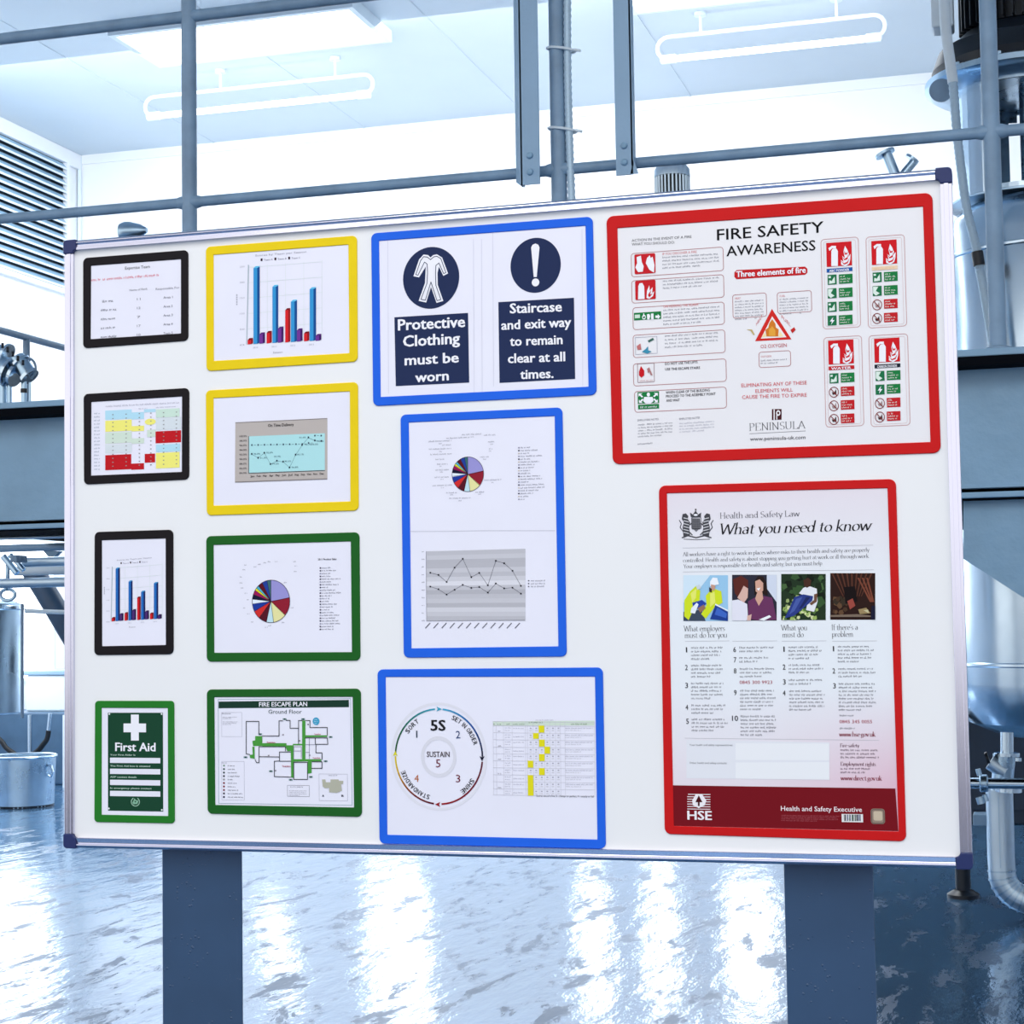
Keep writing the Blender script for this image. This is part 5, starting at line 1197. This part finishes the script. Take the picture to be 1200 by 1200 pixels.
SYp, sh = p0.Y, p0.parent
p = Pr(770, 560, 1060, 780, 1200, SYp, sh)
BK = (34, 32, 38)
p.sub('crest'); CC = (70, 70, 76)
p.poly([(170, 196), (208, 196), (212, 240), (190, 262), (168, 240)], (120, 120, 126)); p.frame(166, 190, 214, 250, 3, CC, 2, r=8)
for k in range(5): p.line([(172, 204+k*10), (206, 204+k*10)], 2.5, CC, 2); p.line([(174+k*8, 198), (174+k*8, 250)], 2, CC, 2)
p.poly([(164, 190), (160, 168), (174, 178), (187, 158), (200, 178), (214, 168), (212, 190)], CC, 2); p.poly([(184, 158), (184, 150), (191, 150), (191, 158)], CC, 2); p.ell(188, 180, 10, 5, WH, 3, n=14)
for s_ in (-1, 1):
    def X_(v): return 190+s_*v
    p.poly([(X_(30), 280), (X_(34), 240), (X_(30), 215), (X_(42), 200), (X_(38), 186), (X_(50), 172), (X_(66), 176), (X_(70), 200), (X_(60), 214), (X_(66), 240), (X_(62), 284)], CC, 1)
    for k in range(6): p.line([(X_(36), 200+k*14), (X_(60), 194+k*14)], 4, (206, 206, 212), 2)
    p.line([(X_(62), 262), (X_(78), 240), (X_(72), 222), (X_(82), 206)], 4, CC, 1); p.line([(X_(32), 228), (X_(22), 220)], 5, CC, 2); p.line([(X_(34), 262), (X_(20), 276)], 5, CC, 2)
p.line([(122, 290), (150, 280), (190, 290), (230, 280), (262, 290)], 6, CC, 1); p.line([(130, 297), (190, 300), (256, 297)], 3, CC, 1); p.flush()
p.sub('title_lettering')
p.serif('Health and Safety Law', 304, 198, 692, 29, (84, 84, 92), nib=(0.042, 0.016))
p.serif('What you need to know', 300, 275, 1036, 53, BK, nib=(0.056, 0.018), shear=0.22)
p.flush(); p.sub('lettering')
p.serif('All workers have a right to work in places where risks to their health and safety are properly', 126, 380, 1030, 19, (84, 84, 92))
p.serif('controlled. Health and safety is about stopping you getting hurt at work or ill through work.', 126, 409, 1032, 19, (84, 84, 92))
p.serif('Your employer is responsible for health and safety, but you must help.', 128, 438, 806, 19, (84, 84, 92))
for a in ('What employers', 130, 744, 330), ('must do for you', 134, 776, 340), ('What you', 602, 740, 728), ('must do', 608, 773, 712), ("If there's a", 846, 738, 975), ('problem', 848, 771, 952): p.serif(a[0], a[1], a[2], a[3], 27, (50, 48, 56), nib=(0.04, 0.014))
p.flush(); p.sub('rule_lines')
p.line([(124, 340), (1048, 326)], 1.6, (176, 176, 184)); p.line([(126, 456), (1050, 446)], 1.6, (176, 176, 184))
for a, b in ((136, 350), (366, 582), (606, 820), (850, 1066)): p.line([(a, 792), (b, 790)], 2, (190, 190, 198))
p.flush()
# the four photographs on the poster (flat print)
def photo(x0, y0, x1, y1, items):
    p.sub('printed_photograph')
    for it in items:
        c, pts = it[0], it[1]; lay = it[2] if len(it) > 2 else 2
        p.poly([(x0+u*(x1-x0), y0+v*(y1-y0)) for u, v in pts], c, lay)
Y_, B_, SK = (206, 222, 40), (40, 66, 160), (196, 150, 130)
full = [(0, 0), (1, 0), (1, 1), (0, 1)]
def blobs(n, cols, x0, y0, x1, y1, s, lay, seed):
    r = random.Random(seed); out = []
    for _ in range(n):
        cx, cy = r.uniform(x0, x1), r.uniform(y0, y1); q_ = s*r.uniform(.5, 1.3)
        out.append((r.choice(cols), [(max(0, min(1, cx+q_*math.cos(a+k)*r.uniform(.6, 1))), max(0, min(1, cy+q_*math.sin(a+k)*r.uniform(.6, 1)))) for a, k in [(j*1.2566, 0.3) for j in range(5)]], lay))
    return out
photo(128, 472, 344, 694, [((150, 196, 228), full, 1), ((206, 226, 240), [(0, 0), (.6, 0), (.2, .5), (0, .6)]), ((60, 72, 92), [(0, .8), (.4, .75), (.5, 1), (0, 1)]),
    (Y_, [(.02, .55), (.15, .35), (.3, .22), (.38, .35), (.36, .6), (.2, .8), (.12, .98), (.02, .9)], 3), ((226, 232, 110), [(.16, .4), (.3, .28), (.28, .5), (.2, .6)], 4), (Y_, [(.5, .45), (.65, .28), (.85, .35), (.88, .6), (.7, .7), (.5, .95), (.4, .85), (.52, .65)], 3), ((226, 232, 110), [(.6, .4), (.7, .36), (.72, .6), (.6, .7)], 4),
    ((236, 240, 246), [(.6, .14), (.66, .05), (.76, .06), (.8, .2), (.6, .24)], 5), (SK, [(.62, .2), (.72, .22), (.7, .34), (.62, .32)], 5), ((60, 46, 40), [(.58, .26), (.64, .3), (.64, .38), (.58, .36)], 5), ((200, 210, 220), [(.28, .24), (.36, .2), (.4, .28), (.32, .32)], 5),
    (B_, [(.2, .6), (.42, .54), (.52, .62), (.38, .74), (.22, .72)], 4), ((230, 236, 244), [(.18, .72), (.3, .6), (.34, .64), (.26, .84), (.16, .82)], 5), ((150, 110, 90), [(.32, .72), (.46, .64), (.5, .72), (.38, .82)], 5),
    ((30, 60, 140), [(.72, .64), (1, .8), (1, 1), (.6, .96)], 4), ((60, 100, 190), [(.76, .7), (.98, .84), (.96, .94), (.7, .86)], 5), ((230, 236, 244), [(.72, .62), (1, .76), (1, .79), (.71, .65)], 6)])
photo(364, 470, 580, 692, [((44, 44, 58), full, 1), ((206, 214, 230), [(.78, 0), (1, 0), (1, .6), (.78, .3)]), ((90, 40, 34), [(.02, .1), (.2, .02), (.36, .12), (.36, .5), (.2, .58), (.06, .4)], 3), ((214, 176, 164), [(.26, .24), (.36, .3), (.35, .5), (.26, .62), (.12, .5), (.2, .36)], 4),
    ((224, 224, 236), [(0, .56), (.14, .54), (.34, .64), (.36, .98), (.3, 1), (0, 1)], 4), ((40, 26, 24), [(.5, .14), (.58, .03), (.7, .04), (.78, .2), (.8, .46), (.66, .4), (.5, .44)], 3), ((206, 160, 142), [(.52, .14), (.62, .1), (.7, .18), (.7, .34), (.62, .44), (.53, .36)], 4), ((240, 240, 244), [(.55, .3), (.64, .28), (.6, .35)], 5),
    ((206, 160, 142), [(.56, .4), (.68, .38), (.7, .52), (.6, .68), (.52, .52)], 4), ((104, 52, 92), [(.36, .58), (.54, .48), (.6, .68), (.7, .46), (.9, .5), (1, .98), (.62, 1), (.36, .96)], 3), ((214, 176, 164), [(.34, .9), (.44, .86), (.42, 1), (.34, 1)], 5), ((236, 240, 244), [(.6, .98), (.84, .88), (.88, .92), (.72, 1)], 5)])
photo(602, 466, 818, 690, [((34, 52, 34), full, 1)]+blobs(26, [(54, 84, 48), (28, 42, 26), (70, 100, 60), (20, 30, 20)], 0, 0, 1, .7, .12, 2, 3)+blobs(40, [(150, 176, 96), (206, 214, 160), (84, 116, 60)], .05, .72, .8, 1, .06, 5, 4)+blobs(12, [(110, 140, 80), (150, 170, 110)], 0, .5, .4, .72, .06, 3, 5)+
    [((226, 228, 234), [(.4, .42), (.5, .3), (.62, .26), (.8, .32), (.82, .6), (.74, .82), (.56, .78), (.62, .5)], 6), ((70, 44, 34), [(.5, .14), (.6, .08), (.68, .14), (.66, .26), (.58, .3), (.52, .26)], 7), ((110, 76, 60), [(.74, .44), (.82, .42), (.8, .6), (.68, .68), (.64, .64), (.74, .56)], 7), ((44, 60, 130), [(.3, .5), (.5, .44), (.72, .48), (.7, .58), (.55, .7), (.3, .9), (.08, .96), (.14, .84)], 7), ((70, 90, 160), [(.34, .54), (.48, .5), (.3, .8), (.18, .88)], 8), ((30, 40, 90), [(.56, .5), (.66, .5), (.46, .74), (.4, .76)], 8)])
photo(840, 462, 1058, 688, [((44, 24, 20), full, 1)]+[((86, 50, 38), [(.02+i*.11, 0), (.06+i*.11, 0), (.3+i*.05, .5), (.28+i*.05, .5)], 2) for i in range(9)]+[((120, 66, 50), [(.6+i*.1, .1), (.64+i*.1, .1), (.92+i*.03, .62), (.88+i*.03, .62)], 3) for i in range(3)]+
    blobs(16, [(70, 50, 36), (54, 44, 34), (96, 70, 50)], .05, .5, .4, .85, .09, 3, 8)+[((20, 12, 14), [(.3, .3), (.55, .28), (.6, .6), (.34, .66)], 4), ((150, 70, 60), [(.38, .6), (.5, .54), (.56, .7), (.44, .78)], 5), ((150, 130, 90), [(.62, .78), (.8, .74), (.9, .86), (.66, .88)], 5), ((196, 190, 150), [(.74, .8), (.84, .78), (.86, .86)], 6), ((120, 104, 90), [(0, .9), (.6, .88), (1, .92), (1, .94), (0, .94)], 5), ((24, 26, 50), [(.92, .7), (1, .7), (1, 1), (.9, .98)], 6)])
p.flush()
p = Pr(770, 720, 1070, 1000, 1200, SYp, sh)
p.sub('lettering')
TX = (104, 104, 116)
def item(num, x, y, xt, x1, n, pit=17.4):
    p.text(num, x+(3 if num == '1' else 0), y+15, x+(8 if num == '1' else 12 if len(num) == 1 else 28), 24, (40, 40, 48), 0.014)
    for i in range(n): p.scrib(xt, y-2+i*pit, xt+(x1-xt)*(0.95+0.05*math.sin(i*2.3+x) if i < n-1 else 0.62), 9.5, TX)
for a in (('1', 133, 163, 160, 310, 4), ('2', 132, 246, 160, 312, 4), ('3', 133, 330, 160, 312, 5), ('4', 134, 433, 162, 324, 3), ('5', 137, 498, 163, 333, 4),
          ('6', 358, 162, 386, 558, 2), ('7', 360, 210, 386, 524, 2), ('8', 360, 262, 388, 552, 3), ('9', 361, 364, 390, 556, 6), ('10', 352, 484, 392, 562, 6),
          ('1', 590, 160, 616, 772, 4), ('2', 590, 244, 618, 780, 3), ('3', 591, 314, 618, 788, 2), ('4', 590, 366, 620, 790, 6),
          ('1', 822, 158, 848, 1018, 5), ('2', 823, 262, 850, 1026, 3), ('3', 826, 332, 852, 1026, 8)): item(*a)
p.scrib(856, 478, 926, 9, TX); p.scrib(856, 538, 926, 9, TX)
MR = (166, 30, 60)
p.text('0845 300 9923', 387, 326, 540, 15, MR); p.text('0845 345 0055', 855, 510, 1008, 15, MR, 0.01)
p.serif('www.hse.gov.uk', 854, 572, 1024, 22, (130, 20, 50), nib=(0.07, 0.025)); p.serif('www.direct.gov.uk', 861, 777, 1054, 22, (130, 20, 50), nib=(0.07, 0.025))
p.serif('Fire safety', 858, 622, 948, 17, (90, 24, 50), nib=(0.06, 0.02)); p.serif('Employment rights', 860, 709, 1026, 18, (90, 24, 50), nib=(0.06, 0.02))
for i in range(3): p.scrib(860, 640+i*17, 1040-(i % 2)*14, 9.5, (90, 60, 78))
for i in range(2): p.scrib(860, 727+i*17, 1000-i*20, 9.5, (90, 60, 78))
p.text('Your health and safety representatives:', 152, 616, 356, 9, (96, 96, 104)); p.text('Other health and safety contacts:', 153, 700, 328, 9, (96, 96, 104))
p.flush(); p.sub('contact_panel')
p.poly([(138, 588), (808, 600), (808, 776), (138, 768)], (224, 226, 233), 0.5); p.poly([(368, 604), (806, 606), (806, 684), (368, 682)], (232, 234, 238), 0.8); p.poly([(368, 694), (808, 692), (808, 774), (368, 770)], (232, 234, 238), 0.8); p.line([(130, 580), (1040, 590)], 1.8, (190, 190, 198)); p.flush()
p.sub('red_foot_band'); p.poly([(70, 801), (1117, 816), (1131, 1016), (78, 991)], (116, 14, 26), 1); p.flush()
p.sub('hse_lettering'); p.text('HSE', 144, 961, 256, 40, (236, 232, 236), 0.035, 2)
p.text('Health and Safety Executive', 581, 920, 960, 22, (240, 226, 230), 0.012, 2, y1=926)
for i in range(4): p.scrib(583, 944+i*8, (860, 846, 850, 750)[i], 5, (176, 90, 100), 2)
p.flush(); p.sub('hse_emblem')
for i in range(7): p.rect(142+(3 if i == 0 else 0), 841+i*11.5, 250, 844.5+i*11.5, (232, 226, 230), 2)
p.poly([(165, 872), (182, 842), (211, 842), (231, 872), (224, 894), (196, 908), (168, 894)], (236, 232, 236), 3); p.poly([(196, 848), (213, 880), (200, 880), (200, 898), (192, 898), (192, 880), (180, 880)], (70, 12, 20), 4); p.flush()
p.sub('bar_code_label'); p.rect(865, 935, 965, 973, (226, 226, 226), 2)
r_ = random.Random(2); x = 876
while x < 952:
    w_ = r_.choice((2, 3, 5, 8)); p.rect(x, 938, min(x+w_, 954), 968, r_.choice(((40, 36, 48), (60, 70, 110), (70, 90, 80))), 3); x += w_+r_.choice((2, 3, 5))
p.flush(); p.sub('hologram_sticker'); p.rrect(1001, 910, 1067, 982, 14, (150, 132, 118), 2); p.rrect(1014, 922, 1056, 966, 8, (196, 182, 158), 3); p.frame(1003, 912, 1065, 980, 4, (110, 96, 88), 4, r=13); p.flush()
